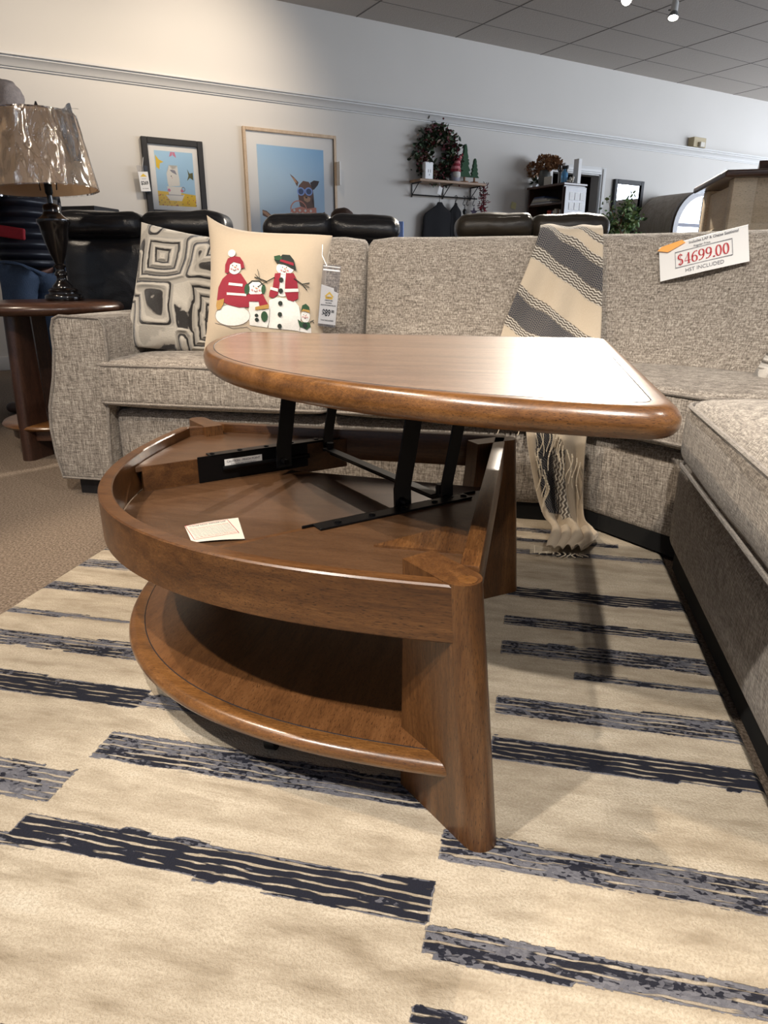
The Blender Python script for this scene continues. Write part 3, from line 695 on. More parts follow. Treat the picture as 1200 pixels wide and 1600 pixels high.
line(b,[(508,515),(560,525),(610,540),(680,530),(700,545)],.0008,7,0); o=b.build('stitched_ground_line',['felt_white','felt_red','felt_black','felt_green','felt_gold','felt_orange','felt_pink','stitch_line'],PIL)
# price tag hanging from the pillow
TG=Matrix.Translation((-.668,2.255,.735))@R(6,'Z')@R(-6,'X')@R(6,'Y')@FACE
t_=thing('price_tag','white $89 price tag in clear sleeve hanging from the snowman pillow','price tag',(-.665,2.25,.64))
b=MB(); b.box((-.030,-.098,.0012),(.030,.098,.0022),M=TG); b.box((-.030,-.098,-.0022),(.030,.098,-.0012),M=TG); b.build('clear_sleeve','sleeve',t_)
b=MB(); b.box((-.028,.078,-.003),(.028,.083,.003),.001,1,M=TG); b.box((-.028,.09,-.003),(.028,.093,.003),.001,1,M=TG); b.build('sleeve_seal','white',t_)
b=MB(); b.prism([(-.029,-.09),(.029,-.09),(.029,.012),(.014,.017),(.013,.026),(-.029,.034)],-.0008,.0008,M=TG,mi=0)
b.prism([(-.016,-.002),(0,.014),(.016,-.002),(.010,-.002),(.0,.007),(-.010,-.002)],.0009,.0012,M=TG,mi=2); b.box((-.012,-.010,.0009),(.012,-.002,.0012),M=TG,mi=2)
for y,tx,sz in ((-.016,'FURNITURE',.005),(-.0235,'SALE PRICE',.0042),(-.031,'20x20 SNOWMAN PILLOW',.0042),(-.080,'TAX INCLUDED',.006)): b.text(tx,sz,TG@T((0,y,.001)),mi=1,bold=.0002)
b.text('$89',.030,TG@T((-.005,-.064,.001)),mi=1,bold=.0010,sx=.62); b.text('00',.012,TG@T((.0165,-.052,.001)),mi=1,bold=.0005,sx=.8)
b.build('price_card',['paper','ink','yellow'],t_,smooth=0)
b=MB(); b.tube([(-.70,2.30,.895),(-.69,2.26,.86),(-.672,2.25,.828)],.0009,5); b.build('string','white',t_)
# ============================================================ THROW
PTH=[(2.80,.55),(2.845,.75),(2.83,.90),(2.77,.955),(2.70,.957),(2.645,.925),(2.615,.85),(2.585,.76),(2.545,.65),(2.50,.565),(2.44,.548),(2.30,.556),(2.19,.552),(2.135,.52),(2.125,.45),(2.13,.34),(2.145,.24),(2.15,.14),(2.13,.06),(2.08,.034),(2.02,.030),(1.96,.030),(1.92,.030)]
def cr(P,t):
    n=len(P)-1; x=t*n; i=min(int(x),n-1); t=x-i; g=lambda k:Vector(P[max(0,min(n,k))])
    a,p,c,d=g(i-1),g(i),g(i+1),g(i+2)
    return .5*((2*p)+(c-a)*t+(2*a-5*p+4*c-d)*t*t+(3*p-a-3*c+d)*t**3)
XL=[(.0),(.0),(.0),(-.002),(-.004),(-.008),(-.03),(-.06),(-.10),(-.12),(-.12),(-.10),(-.07),(-.035),(-.012),(0.0),(.02),(.045),(.075),(.10),(.095),(.085),(.08)]
XR=[(.20),(.20),(.20),(.205),(.21),(.212),(.215),(.22),(.225),(.225),(.22),(.21),(.20),(.19),(.185),(.18),(.182),(.188),(.20),(.225),(.235),(.215),(.19)]
NV=520;NU=70
rowsP=[cr([(a,c,0) for a,c in PTH],j/NV) for j in range(NV+1)]
al_=[0]
for j in range(1,NV+1): al_.append(al_[-1]+(rowsP[j]-rowsP[j-1]).length)
# arc length where the crest lies
jc=max(range(NV+1),key=lambda j:rowsP[j].y); vc=al_[jc]
vs=[];nav=[];wav=[];pp=[];qq=[]
for j in range(NV+1):
    t=j/NV; xl=cr([(a,0,0) for a in XL],t).x; xr=cr([(a,0,0) for a in XR],t).x; P=rowsP[j]; a=rowsP[max(0,j-1)]; c=rowsP[min(NV,j+1)]; d=(c-a); nn=Vector((d.y,-d.x)).normalized()
    s_=al_[j]-vc
    for i in range(NU+1):
        u=i/NU; x=lerp(xl,xr,u); fold=.004*sin(u*15+s_*2)*sm(0,.2,abs(s_))+.007*sin(u*11+1+s_*5)*sm(-.1,.4,abs(s_))+.010*noise.noise(Vector((u*3,s_*5,0)))+ .018*sm(.9,1.2,s_)*sin(u*14)
        if t>.86: fold=abs(fold)*.9
        y=P.x+nn.x*(fold+.006); z=P.y+nn.y*(fold+.006)
        if t>.82: z=max(z,.016+.008*(1+sin(u*13)))
        vs.append((x,y,z)); q=s_-.72*x+ .004*sin(x*60)
        low=s_>.86
        if low:
            bl=.15+.05*sin(s_*9); n_=1 if bl<u<bl+.32 and s_<1.32 else 0; w_=1 if (bl+.32<=u<bl+.52 and 1.1<s_<1.34) else 0
            if u>.86 and s_<1.05: n_=1
            pq=(s_,x*1.2)
        else:
            n_=1 if (.057<q<.14 or .35<q<.45 or -.30<q<-.2) else 0; w_=1 if (.024<q<=.057 or .14<=q<.19 or .315<q<=.35 or .45<=q<.49 or -.05<q<-.02) else 0; pq=(x+.5*s_,q)
        nav.append(n_); wav.append(w_); pp.append(pq[0]); qq.append(pq[1])
fs=[(j*(NU+1)+i,j*(NU+1)+i+1,(j+1)*(NU+1)+i+1,(j+1)*(NU+1)+i) for j in range(NV) for i in range(NU)]
m=NT('woven_throw'); nv=m.attr('navy'); wv=m.attr('wavy'); p_=m.attr('pc'); q_=m.attr('qc')
zig=m.math('PINGPONG',p_,.014); hb=m.math('SINE',m.math('MULTIPLY',m.math('ADD',q_,zig),2*PI/.0085))
wl=m.math('SINE',m.math('MULTIPLY',m.math('ADD',q_,m.math('MULTIPLY',m.math('SINE',m.math('MULTIPLY',p_,2*PI/.022)),.0022)),2*PI/.011))
fine=m.noise(m.co(),420,2); cc=m.mix(fine,(.42,.345,.255),(.52,.44,.335))
ncol=m.mix(m.ramp(hb,[(.5,(0,0,0)),(.95,(1,1,1))]),(.012,.014,.025),(.30,.27,.23)); wcol=m.mix(m.ramp(wl,[(.05,(0,0,0)),(.35,(1,1,1))]),(.12,.10,.08),(.62,.57,.49))
col=m.mix(nv,m.mix(wv,cc,wcol),ncol); m.set(Base_Color=col,Roughness=.95,Sheen_Weight=.2)
m.bump(m.math('ADD',m.math('MULTIPLY',fine,.3),m.math('MULTIPLY',m.math('MULTIPLY',wl,wv),1.)),.7,.004); MT['throw']=m.m
MT['yarn']=plain('cream_yarn',(.66,.58,.45),.95,0,.4,300,.08)
base_=Vector((.1,2.6,.5)); me=bpy.data.meshes.new('throw'); me.from_pydata([Vector(v)-base_ for v in vs],[],fs)
for nm,dat in (('navy',nav),('wavy',wav),('pc',pp),('qc',qq)): at=me.attributes.new(nm,'FLOAT','POINT'); at.data.foreach_set('value',[float(x) for x in dat])
for p in me.polygons: p.use_smooth=True
me.materials.append(MT['throw']); TW=bpy.data.objects.new('throw_blanket',me); COL.objects.link(TW); TW.location=base_
TW.modifiers.new('thickness','SOLIDIFY').thickness=.003
tag(TW,'cream throw blanket with navy herringbone bands draped over the sofa back','throw blanket')
def fringe(pts,name='fringe'):
    b=MB()
    for (x,y,z,dx,dy,dz,L) in pts:
        P=[]; 
        for k in range(9):
            t=k/8; P.append((x+dx*L*t+.006*sin(t*5+x*90),y+dy*L*t+.004*cos(t*4+x*50)*(1 if dz else 0),max(.018,z+dz*L*t)))
        b.tube(P,[.0022*(1-.4*k/8) for k in range(9)],5); b.lathe([(0,-.003),(.0035,0),(0,.003)],P[1],6,cap=False); b.lathe([(0,-.003),(.003,0),(0,.003)],P[5],6,cap=False)
    return b.build(name,'yarn',TW,smooth=60)
F=[]
for k in range(13): F.append((.03+.011*k,2.108,.40-.012*k,.12*sin(k*2.3),-.02,-1,.10+.02*sin(k*1.7)))
for k in range(6): F.append((-.115+.022*k,2.135,.40,.1*sin(k*3),0,-1,.055+.02*sin(k*2)))
for k in range(9): F.append((.035+.005*k+.004*sin(k*9),2.112,.31-.017*k,.1*sin(k*1.3),0,-1,.09))
for k in range(9): F.append((.085+.012*k,1.935,.022,-.5+.1*k,-.6+.2*sin(k),0,.05))
for k in range(7): F.append((.09,1.925+.006*k,.022,-1,-.25+.08*k,0,.06))
fringe(F[:13]); fringe(F[13:19]); fringe(F[19:28]); fringe(F[28:])
# ============================================================ PRICE SIGN ON THE WEDGE
SIGN=[(.391,2.638,.900),(.642,2.538,.914),(.654,2.490,.842),(.410,2.593,.779)]
c=[Vector(v) for v in SIGN]   # TL TR BR BL
ex_=(c[2]-c[3]).normalized(); ez_=ex_.cross(c[0]-c[3]).normalized(); ey_=ez_.cross(ex_); WL=(c[2]-c[3]).length; HL=(c[0]-c[3]).dot(ey_)
MS=Matrix(((ex_.x,ey_.x,ez_.x,c[3].x),(ex_.y,ey_.y,ez_.y,c[3].y),(ex_.z,ey_.z,ez_.z,c[3].z),(0,0,0,1)))
def serif_price(b,txt,x0,y0,w,h,M,mi):
    def arcp(cx,cy,rx,ry,a0,a1,n=20): return [(cx+rx*cos(rad(lerp(a0,a1,k/n))),cy+ry*sin(rad(lerp(a0,a1,k/n)))) for k in range(n+1)]
    G={'0':[arcp(.36,.5,.26,.46,0,360,36)],'6':[arcp(.37,.30,.26,.27,0,360,30),arcp(.60,.42,.49,.53,180,88,16)+[(.66,.90)]],'9':[arcp(.35,.70,.26,.27,0,360,30),arcp(.12,.58,.49,.53,0,-92,16)+[(.06,.10)]],
       '4':[[(.50,.0),(.50,.97)],[(.50,.97),(.04,.27)],[(.04,.27),(.70,.27)],[(.34,.015),(.66,.015)]],'.':[arcp(.12,.06,.035,.035,0,360,10)],'$':[arcp(.36,.72,.22,.22,30,270,18)+arcp(.36,.26,.22,.24,90,-150,18),[(.36,-.10),(.36,1.08)]]}
    adv={'.':.26}; tot=sum(adv.get(c,.78) for c in txt); sx=w/tot; x=x0
    for c in txt:
        for st in G[c]:
            L=[];N=len(st); cl=st[0]==st[-1] or (abs(st[0][0]-st[-1][0])<1e-6 and abs(st[0][1]-st[-1][1])<1e-6)
            for i,(px,py) in enumerate(st):
                a=st[i-1] if i>0 else (st[-2] if cl else st[0]); d=st[i+1] if i<N-1 else (st[1] if cl else st[-1])
                tx,ty=(d[0]-a[0]),(d[1]-a[1]); l=math.hypot(tx,ty) or 1; tx/=l;ty/=l
                hw=.022+.068*abs(ty)**1.5 if not(c=='4' and tx<-.3) and not(c=='$' and N==2) else .022
                L.append(((px-ty*hw),(py+tx*hw),(px+ty*hw),(py-tx*hw)))
            vs=[]
            for q in L: vs+= [M@Vector((x+q[0]*sx,y0+q[1]*h,.0056)),M@Vector((x+q[2]*sx,y0+q[3]*h,.0056))]
            b.poly(vs,[(2*i,2*i+1,2*i+3,2*i+2) for i in range(N-1)],mi=mi)
        x+=adv.get(c,.78)*sx
b=MB()
def sg(u,v):
    return MS@Vector((u*WL,v*HL,.004*sin(u*PI)))
b.grid(lambda u,v:sg(u,v) if v<.9 else sg(u,.9)+(MS.to_3x3()@Vector((0,(v-.9)*HL*.5,-(v-.9)*HL*1.3))),20,16)
b.poly([MS@Vector(p) for p in ((WL*.19,HL*.24,.0048),(WL*.83,HL*.24,.0048),(WL*.83,HL*.25+.001,.0048),(WL*.19,HL*.25+.001,.0048))],[(0,1,2,3)],mi=1)
b.poly([MS@Vector(p) for p in ((WL*.19,HL*.64,.0048),(WL*.83,HL*.64,.0048),(WL*.83,HL*.65+.001,.0048),(WL*.19,HL*.65+.001,.0048))],[(0,1,2,3)],mi=1)
for xx in (.19,.828): b.poly([MS@Vector(p) for p in ((WL*xx,HL*.24,.0048),(WL*xx+.0016,HL*.24,.0048),(WL*xx+.0016,HL*.655,.0048),(WL*xx,HL*.655,.0048))],[(0,1,2,3)],mi=1)
serif_price(b,'$4699.00',WL*.215,HL*.30,WL*.59,HL*.28,MS,2); b.text('HST INCLUDED',.017,MS@T((WL*.52,HL*.09,.0052)),mi=1,sx=1)
b.text('Includes LAF & Chaise Sectional',.0115,MS@T((WL*.63,HL*.79,.0052)),mi=1,bold=.0002); b.text('Regular Price',.0095,MS@T((WL*.5,HL*.68,.0052)),mi=1)
b.poly([MS@Vector(p) for p in ((-.004,HL*.80,.006),(.03,HL*.70,.007),(WL*.32,HL*.84,.007),(WL*.28,HL*.93,.006),(.01,HL*.88,.006))],[(0,1,2,3,4)],mi=3)
PS=b.build('price_sign',['paper','ink_grey','ink_red','orange'],None,loc=tuple((c[2]+c[3])/2),smooth=60,norm=False); tag(PS,'white paper sign reading $4699.00 with orange sticker on the corner sofa back','price sign')
# ============================================================ END TABLE + LAMP
EX,EY=-2.20,2.86
ET=thing('end_table','round-topped dark walnut end table left of the sofa holding the lamp','end table',(EX,EY,0))
b=MB(); b.lathe([(.0,.690),(.27,.690),(.30,.687),(.322,.68),(.333,.668),(.335,.655),(.325,.643),(.305,.636),(0,.636)],(EX,EY,0),64,cap=False); b.build('tabletop','wood_dark_h',ET,smooth=50)
b=MB(); b.lathe([(0,.16),(.235,.16),(.26,.155),(.267,.145),(.26,.135),(.235,.13),(0,.13)],(EX,EY,0),56,cap=False); b.build('shelf','wood_edge',ET,smooth=50)
b=MB(); b.lathe([(.225,.128),(.225,.085)],(EX,EY,0),40,cap=False); b.build('shelf_skirt','wood_dark_h',ET)
for a in (265,25,145):
    d=Vector((cos(rad(a)),sin(rad(a)),0)); q=Vector((-d.y,d.x,0)); b=MB(); vs=[]
    for z,ro in ((0,.275),(.636,.245)):
        for k in range(9): an=-PI/2+PI*k/8; vs.append(Vector((EX,EY,z))+d*(ro-.03+.03*cos(an))+q*(.032*sin(an)))
        w=.14 if z==0 else .10
        vs+= [Vector((EX,EY,z))+d*(ro-w)+q*.032,Vector((EX,EY,z))+d*(ro-w)-q*.032]
    m_=11; b.poly(vs,[(k,(k+1)%m_,m_+(k+1)%m_,m_+k) for k in range(m_)]+[tuple(range(m_))[::-1],tuple(range(m_,2*m_))]); b.build('leg','wood_dark',ET,smooth=35)
LXp,LYp,LZ=-2.115,2.88,.69
LP=thing('table_lamp','black urn table lamp with plastic-wrapped beige shade on the end table','lamp',(LXp,LYp,LZ))
MT['lamp_black']=plain('bronze_black_lacquer',(.008,.006,.006),.2,.3,0,50,.1,Coat_Weight=.6)
b=MB(); b.lathe([(0,0),(.078,0),(.082,.006),(.081,.022),(.074,.028),(.062,.031),(.060,.038),(.064,.044),(.058,.052),(.046,.056),(.044,.064),(.03,.078),(.022,.09),(.021,.105),(.028,.112),(.026,.12),(.02,.126),(.019,.14),(.025,.146),(.026,.152),(.019,.158),(.020,.165),(.034,.20),(.048,.25),(.057,.29),(.061,.315),(.07,.33),(.069,.342),(.055,.35),(.040,.362),(.036,.375),(.036,.395),(.030,.402),(.012,.408),(.011,.44),(0,.44)],(LXp,LYp,LZ),40,cap=False); b.build('lamp_base','lamp_black',LP,smooth=50)
b=MB(); b.lathe([(.011,.44),(.016,.45),(.016,.50),(.006,.51),(.0,.51)],(LXp,LYp,LZ),16,cap=False); b.tube([(LXp-.04,LYp,LZ+.46),(LXp-.055,LYp,LZ+.6),(LXp-.03,LYp,LZ+.74),(LXp,LYp,LZ+.765),(LXp+.03,LYp,LZ+.74),(LXp+.055,LYp,LZ+.6),(LXp+.04,LYp,LZ+.46)],.0025,6); b.lathe([(.004,.76),(.008,.768),(.008,.785),(.003,.80)],(LXp,LYp,LZ),10); b.build('harp','metal_black',LP)
m=NT('linen_shade'); n_=m.noise(m.map((300,300,300)),1,2); m.set(Base_Color=m.mix(n_,(.60,.44,.29),(.72,.55,.38)),Roughness=.9)
tr=m.t.nodes.new('ShaderNodeBsdfTranslucent'); tr.inputs[0].default_value=(.6,.42,.28,1); mx=m.t.nodes.new('ShaderNodeMixShader'); mx.inputs[0].default_value=.35; m.t.links.new(m.b.outputs[0],mx.inputs[1]); m.t.links.new(tr.outputs[0],mx.inputs[2]); m.t.links.new(mx.outputs[0],m.out.inputs[0]); MT['shade']=m.m
r0,r1,z0,z1=.223,.180,.462,.745
SM=T((LXp,LYp,LZ))@R(-3,'Y')
b=MB(); b.lathe([(r0,z0),(r1,z1),(r1-.003,z1),(r0-.003,z0),(r0,z0)],(0,0,0),64,M=SM,cap=False); sh=b.build('lamp_shade','shade',LP,smooth=60)
b=MB(); 
def film(u,v):
    a=2*PI*u; z=lerp(z0-.006,z1+.006,v); r=lerp(r0,r1,v)+.004+.005*abs(noise.noise(Vector((cos(a)*4,sin(a)*4,v*2.5))))+.003*noise.noise(Vector((cos(a)*14,sin(a)*14,v*5))); return Vector((r*cos(a),r*sin(a),z))
b.grid(film,150,26,M=SM,cu=True); b.grid(lambda u,v:Vector(((r1+.004)*(1-v*.5)*cos(2*PI*u),(r1+.004)*(1-v*.5)*sin(2*PI*u),z1+.006+.003*noise.noise(Vector((u*20,v*3,1))))),60,3,M=SM,cu=True)
fo=b.build('plastic_wrap','film',sh,smooth=80); fo['label']='crinkled clear plastic wrap'
b=MB()
def fl(u,v): return Vector((r1*.9+.10*v+.03*u,-.06-.03*v,z1-.005-.20*u+.01*v+.006*sin(v*9+u*5)))
b.grid(fl,14,10,M=SM)
b.tube([SM@Vector(p) for p in ((r1,-.05,z1+.002),(r1+.04,-.05,z1+.002),(r1+.09,-.05,z1-.006))],.0012,5)
b.build('loose_plastic_flap','film',sh,smooth=80)
# ============================================================ LEATHER RECLINERS BEHIND
def recliner(cx,cy,ang,mat,label,w=.37,z=1.08,grp=None):
    t=thing('leather_recliner',label,'recliner',(cx,cy,0),grp); M=T((cx,cy,0))@R(ang,'Z')
    b=MB(); b.soft((w-.01,.12,.44),.05,14,puff=(0,.02,0),M=M@T((0,.02,z-.12-.44))); b.build('backrest',mat,t,smooth=70)
    b=MB()
    for sx in (-1,1):
        q=MB().bm
        b.soft((w/2+.012,.115,.062),.058,18,puff=(0,.015,.008),M=M@T((sx*w/2,0,z-.062)))
    b.disp(.012,7,cx); b.disp(.004,19,cx+3); b.build('head_pillow',mat,t,smooth=75)
    b=MB(); b.soft((w-.08,.33,.12),.06,12,puff=(0,0,.03),M=M@T((0,.40,.36))); b.build('seat',mat,t,smooth=70)
    b=MB(); b.box((-w+.05,.0,.03),(w-.05,.62,.25),.02,M=M); b.build('base',mat,t)
    for sx in (-1,1): b=MB(); b.soft((.09,.40,.22),.07,12,puff=(0,0,.02),M=M@T((sx*(w+.0),.40,.34))); b.build('armrest',mat,t,smooth=70)
    return t
recliner(-1.98,3.42,14,'leather_black','black leather recliner seen from behind beside the lamp',w=.42,z=1.10)
recliner(-1.05,3.62,14,'leather_black','black leather recliner seen from behind in front of the dog picture',w=.335,z=1.085)
recliner(-.06,3.98,13,'leather_brown','dark olive-brown leather recliner seen from behind, right of the two black ones',w=.39,z=1.10)
# ============================================================ CREAM CABINET
cx0,cy0=.80,3.66
CB=thing('counter_cabinet','cream painted counter table with dark brown top behind the price sign','cabinet',(cx0+.6,cy0+.35,0))
b=MB(); b.box((cx0,cy0,1.222),(cx0+1.3,cy0+.70,1.252),.010,3); b.build('top','wood_dark_h',CB)
for x in (cx0+.05,cx0+1.16):
    for y in (cy0+.04,cy0+.57): b=MB(); b.box((x,y,0),(x+.10,y+.09,1.222),.004); b.build('leg','cream_wood',CB)
b=MB(); b.box((cx0+.065,cy0+.12,.985),(cx0+.075,cy0+.58,1.20),.002); b.box((cx0+.055,cy0+.12,.985),(cx0+.085,cy0+.58,1.02),.003); b.build('side_panel','cream_wood',CB)
b=MB(); b.box((cx0+.14,cy0+.06,.985),(cx0+1.17,cy0+.08,1.222),.002); b.box((cx0+.14,cy0+.05,.985),(cx0+1.17,cy0+.075,1.03),.003); b.build('front_panel','cream_wood',CB)
b=MB(); b.box((cx0+.07,cy0+.06,.30),(cx0+1.24,cy0+.64,.33),.004); b.build('lower_shelf','wood_dark_h',CB)
# tent sign on top
b=MB(); M=T((.975,cy0+.14,1.252))@R(-6,'Z'); b.poly([M@Vector(p) for p in ((0,0,0),(.36,0,0),(.36,.035,.055),(0,.035,.055),(0,.07,0),(.36,.07,0))],[(0,1,2,3),(3,2,5,4),(0,3,4),(1,5,2)],mi=0)
b.text('Flexi-Fab',.045,M@T((.035,-.001,.008))@R(58,'X'),mi=1,align='LEFT',ex=.0003); o=b.build('tent_sign',['wood_dark_h','paper_warm'],None,loc=(1.1,3.82,1.252),smooth=0); tag(o,'small dark wood tent sign lettered Flexi-Fab on the cream counter top','sign')
# ============================================================ PEOPLE
def skin(name,mat,parent,V,E,loc,sub=2,disp=None):
    me=bpy.data.meshes.new(name); me.from_pydata([Vector(v[0])-Vector(loc) for v in V],E,[]); o=bpy.data.objects.new(name,me); COL.objects.link(o)
    md=o.modifiers.new('s','SKIN'); sv=me.skin_vertices[0].data
    for i,v in enumerate(V): sv[i].radius=(v[1],v[2] if len(v)>2 else v[1])
    sv[0].use_root=True; md.use_smooth_shade=True
    sb=o.modifiers.new('d','SUBSURF'); sb.levels=sub; sb.render_levels=sub
    dg=bpy.context.evaluated_depsgraph_get(); dg.update(); m2=bpy.data.meshes.new_from_object(o.evaluated_get(dg)); bpy.data.objects.remove(o)
    o=bpy.data.objects.new(name,m2); COL.objects.link(o); m2.materials.clear(); m2.materials.append(MT[mat])
    for p in m2.polygons: p.use_smooth=True
    if parent: o.parent=parent
    else: o.location=Vector(loc)
    return o
MT['skin']=plain('skin_tone',(.55,.27,.19),.5,0,.1,60,.08,Subsurface_Weight=.1)
MT['hair_grey']=plain('grey_hair',(.56,.45,.38),.8,0,.9,260,.3); MT['hair_brown']=plain('brown_hair',(.06,.03,.018),.7,0,.8,200,.4)
m=NT('navy_quilted_nylon'); sz=m.sep(m.co())[2]; q=m.math('ABSOLUTE',m.math('SINE',m.math('MULTIPLY',sz,PI/.055))); m.set(Base_Color=m.mix(m.noise(m.co(),12),(.012,.013,.02),(.025,.027,.04)),Roughness=.42); m.bump(q,1.,.02); MT['puffer']=m.m
MT['red_cloth']=plain('red_fleece',(.42,.02,.03),.8,0,.3,200,.15)
m=NT('blue_denim'); w=m.noise(m.map((260,260,90)),1,2); bg=m.noise(m.co(),7,3); m.set(Base_Color=m.mix(bg,m.mix(w,(.02,.035,.07),(.06,.09,.15)),m.mix(w,(.06,.1,.17),(.13,.18,.27))),Roughness=.85); m.bump(m.math('ADD',w,m.math('MULTIPLY',bg,3.)),.4,.006); MT['denim']=m.m
MT['shoe']=plain('brown_leather_shoe',(.05,.028,.02),.5,0,.2,80)
px_,py_=-2.90,3.68
def V3(x,y,z): return (px_+x,py_+y,z)
root=skin('person','skin',None,[(V3(.0,0,1.0),.12,.11),(V3(.0,0,1.25),.13,.13),(V3(.0,0,1.42),.10,.14),(V3(-.01,0,1.50),.055),(V3(-.02,0,1.58),.058),(V3(-.02,0,1.66),.088,.078),(V3(-.01,0,1.72),.085,.075),(V3(0,.18,1.40),.05),(V3(-.02,.24,1.14),.042),(V3(-.24,.18,1.08),.03),(V3(-.32,.14,1.08),.03,.02),(V3(0,-.18,1.40),.05),(V3(-.02,-.24,1.14),.042),(V3(-.24,-.2,1.08),.03),(V3(-.32,-.18,1.08),.03,.02),(V3(-.11,0,1.625),.018),
 (V3(0,.09,.92),.08),(V3(0,.1,.5),.055),(V3(.02,.1,.1),.04),(V3(0,-.09,.92),.08),(V3(-.06,-.1,.5),.055),(V3(-.03,-.1,.1),.04)]+
 [(V3(-.34-.012*0,.14-.014*k+.03,1.08),.009) for k in range(4)]+[(V3(-.41+.008*abs(k-1),.14-.014*k+.03,1.07),.007) for k in range(4)]+[(V3(-.33,.185,1.10),.009),(V3(-.37,.19,1.11),.008)]+
 [(V3(-.34,-.18-.014*k+.03,1.08),.009) for k in range(4)]+[(V3(-.41+.008*abs(k-1),-.18-.014*k+.03,1.07),.007) for k in range(4)]+[(V3(-.33,-.135,1.10),.009),(V3(-.37,-.13,1.11),.008)],
 [(0,1),(1,2),(2,3),(3,4),(4,5),(5,6),(2,7),(7,8),(8,9),(9,10),(2,11),(11,12),(12,13),(13,14),(5,15),(0,16),(16,17),(17,18),(0,19),(19,20),(20,21)]+[(10,22+k) for k in range(4)]+[(22+k,26+k) for k in range(4)]+[(10,30),(30,31)]+[(14,32+k) for k in range(4)]+[(32+k,36+k) for k in range(4)]+[(14,40),(40,41)],(px_,py_,0))
tag(root,'person with grey hair in dark quilted jacket and jeans standing behind the lamp','person')
b=MB(); b.soft((.018,.012,.032),.011,8,M=T(V3(-.005,-.088,1.645))); b.build('ear','skin',root,smooth=80); b=MB(); b.soft((.018,.012,.032),.011,8,M=T(V3(-.005,.088,1.645))); b.build('ear','skin',root,smooth=80); b=MB(); b.soft((.015,.012,.012),.01,6,M=T(V3(-.115,0,1.63))); b.build('nose','skin',root,smooth=80)
b=MB(); b.tube([V3(-.105,-.018,1.59),V3(-.11,0,1.588),V3(-.105,.018,1.59)],.004,6,mi=1); b.build('mouth',['ink','felt_pink'],root,smooth=80)
for e_ in (-.03,.03): b=MB(); b.lathe([(0,-.008),(.008,0),(0,.008)],V3(-.095,e_,1.665),10,mi=0,cap=False); b.build('eye','ink',root,smooth=80)
b=MB(); b.soft((.098,.09,.105),.088,18,M=T(V3(.008,0,1.688)),fn=lambda p,q:(Vector((p.x+ (.03 if p.z<-.02 and p.x<0 else 0)+(.035 if p.x<-.05 and p.z<.04 else 0),p.y,p.z)))); b.disp(.008,30); b.build('hair','hair_grey',root,smooth=80)
skin('jacket','puffer',root,[(V3(.0,0,.80),.168,.20),(V3(.0,0,1.0),.17,.20),(V3(.02,0,1.2),.17,.20),(V3(.01,0,1.36),.14,.19),(V3(-.005,0,1.46),.085,.09),(V3(0,.2,1.38),.085),(V3(.0,.28,1.14),.075),(V3(-.2,.2,1.08),.055),(V3(0,-.2,1.38),.085),(V3(.0,-.28,1.14),.075),(V3(-.2,-.2,1.08),.055)],[(1,0),(1,2),(2,3),(3,4),(3,5),(5,6),(6,7),(3,8),(8,9),(9,10)],(px_,py_,0))
b=MB(); b.lathe([(.088,1.455),(.085,1.50),(.075,1.52)],(px_-.005,py_,0),20,cap=False); b.build('red_collar','red_cloth',root,smooth=60); b=MB(); b.soft((.12,.012,.03),.01,8,M=T(V3(-.03,-.30,1.15))@R(-12,'Y')); b.build('red_side_trim','red_cloth',root,smooth=60); b=MB(); b.soft((.09,.012,.03),.01,8,M=T(V3(.08,-.215,1.02))@R(8,'Y')); b.build('red_side_trim','red_cloth',root,smooth=60)
skin('jeans','denim',root,[(V3(.0,0,.93),.15,.165),(V3(.0,.095,.82),.105),(V3(0,.1,.5),.085),(V3(.02,.1,.12),.075),(V3(.0,-.095,.82),.105),(V3(-.05,-.1,.5),.085),(V3(-.02,-.1,.12),.075)],[(0,1),(1,2),(2,3),(0,4),(4,5),(5,6)],(px_,py_,0))
for x,y in ((.02,.1),(-.02,-.1)): b=MB(); b.soft((.145,.05,.045),.04,12,M=T(V3(x-.06,y,.045)),fn=lambda p,q:Vector((p.x,p.y,p.z*(1 if p.x>0 else .75)-(.0 if p.x>0 else .01)))); b.build('shoe','shoe',root,smooth=70)
# seated person far behind the second recliner
sx_,sy_=-1.50,5.45
def S3(x,y,z): return (sx_+x,sy_+y,z)
ch=thing('stool','plain black stool under the seated person behind the black recliners','stool',(sx_,sy_,0)); b=MB(); b.box((sx_-.2,sy_-.2,.40),(sx_+.2,sy_+.2,.45),.02); b.build('seat','black_wood',ch)
for a in (-1,1):
    for c_ in (-1,1): b=MB(); b.box((sx_+a*.17-.015,sy_+c_*.17-.015,0),(sx_+a*.17+.015,sy_+c_*.17+.015,.40)); b.build('leg','black_wood',ch)
r2=skin('person','skin',None,[(S3(0,0,.55),.13,.11),(S3(0,0,.75),.12,.1),(S3(0,0,.94),.13,.08),(S3(0,-.0,1.02),.05),(S3(0,-.01,1.08),.055),(S3(0,-.01,1.15),.078,.085),(S3(0,0,1.19),.07,.078),(S3(.19,0,.93),.05),(S3(.23,-.05,.70),.042),(S3(.12,-.22,.62),.035),(S3(-.19,0,.93),.05),(S3(-.23,-.05,.70),.042),(S3(-.12,-.22,.62),.035),(S3(.1,-.1,.54),.08),(S3(.12,-.42,.52),.06),(S3(.12,-.42,.08),.045),(S3(-.1,-.1,.54),.08),(S3(-.12,-.42,.52),.06),(S3(-.12,-.42,.08),.045)],[(0,1),(1,2),(2,3),(3,4),(4,5),(5,6),(2,7),(7,8),(8,9),(2,10),(10,11),(11,12),(0,13),(13,14),(14,15),(0,16),(16,17),(17,18)],(sx_,sy_,0))
tag(r2,'person with short brown hair, only the head showing above a black recliner','person')
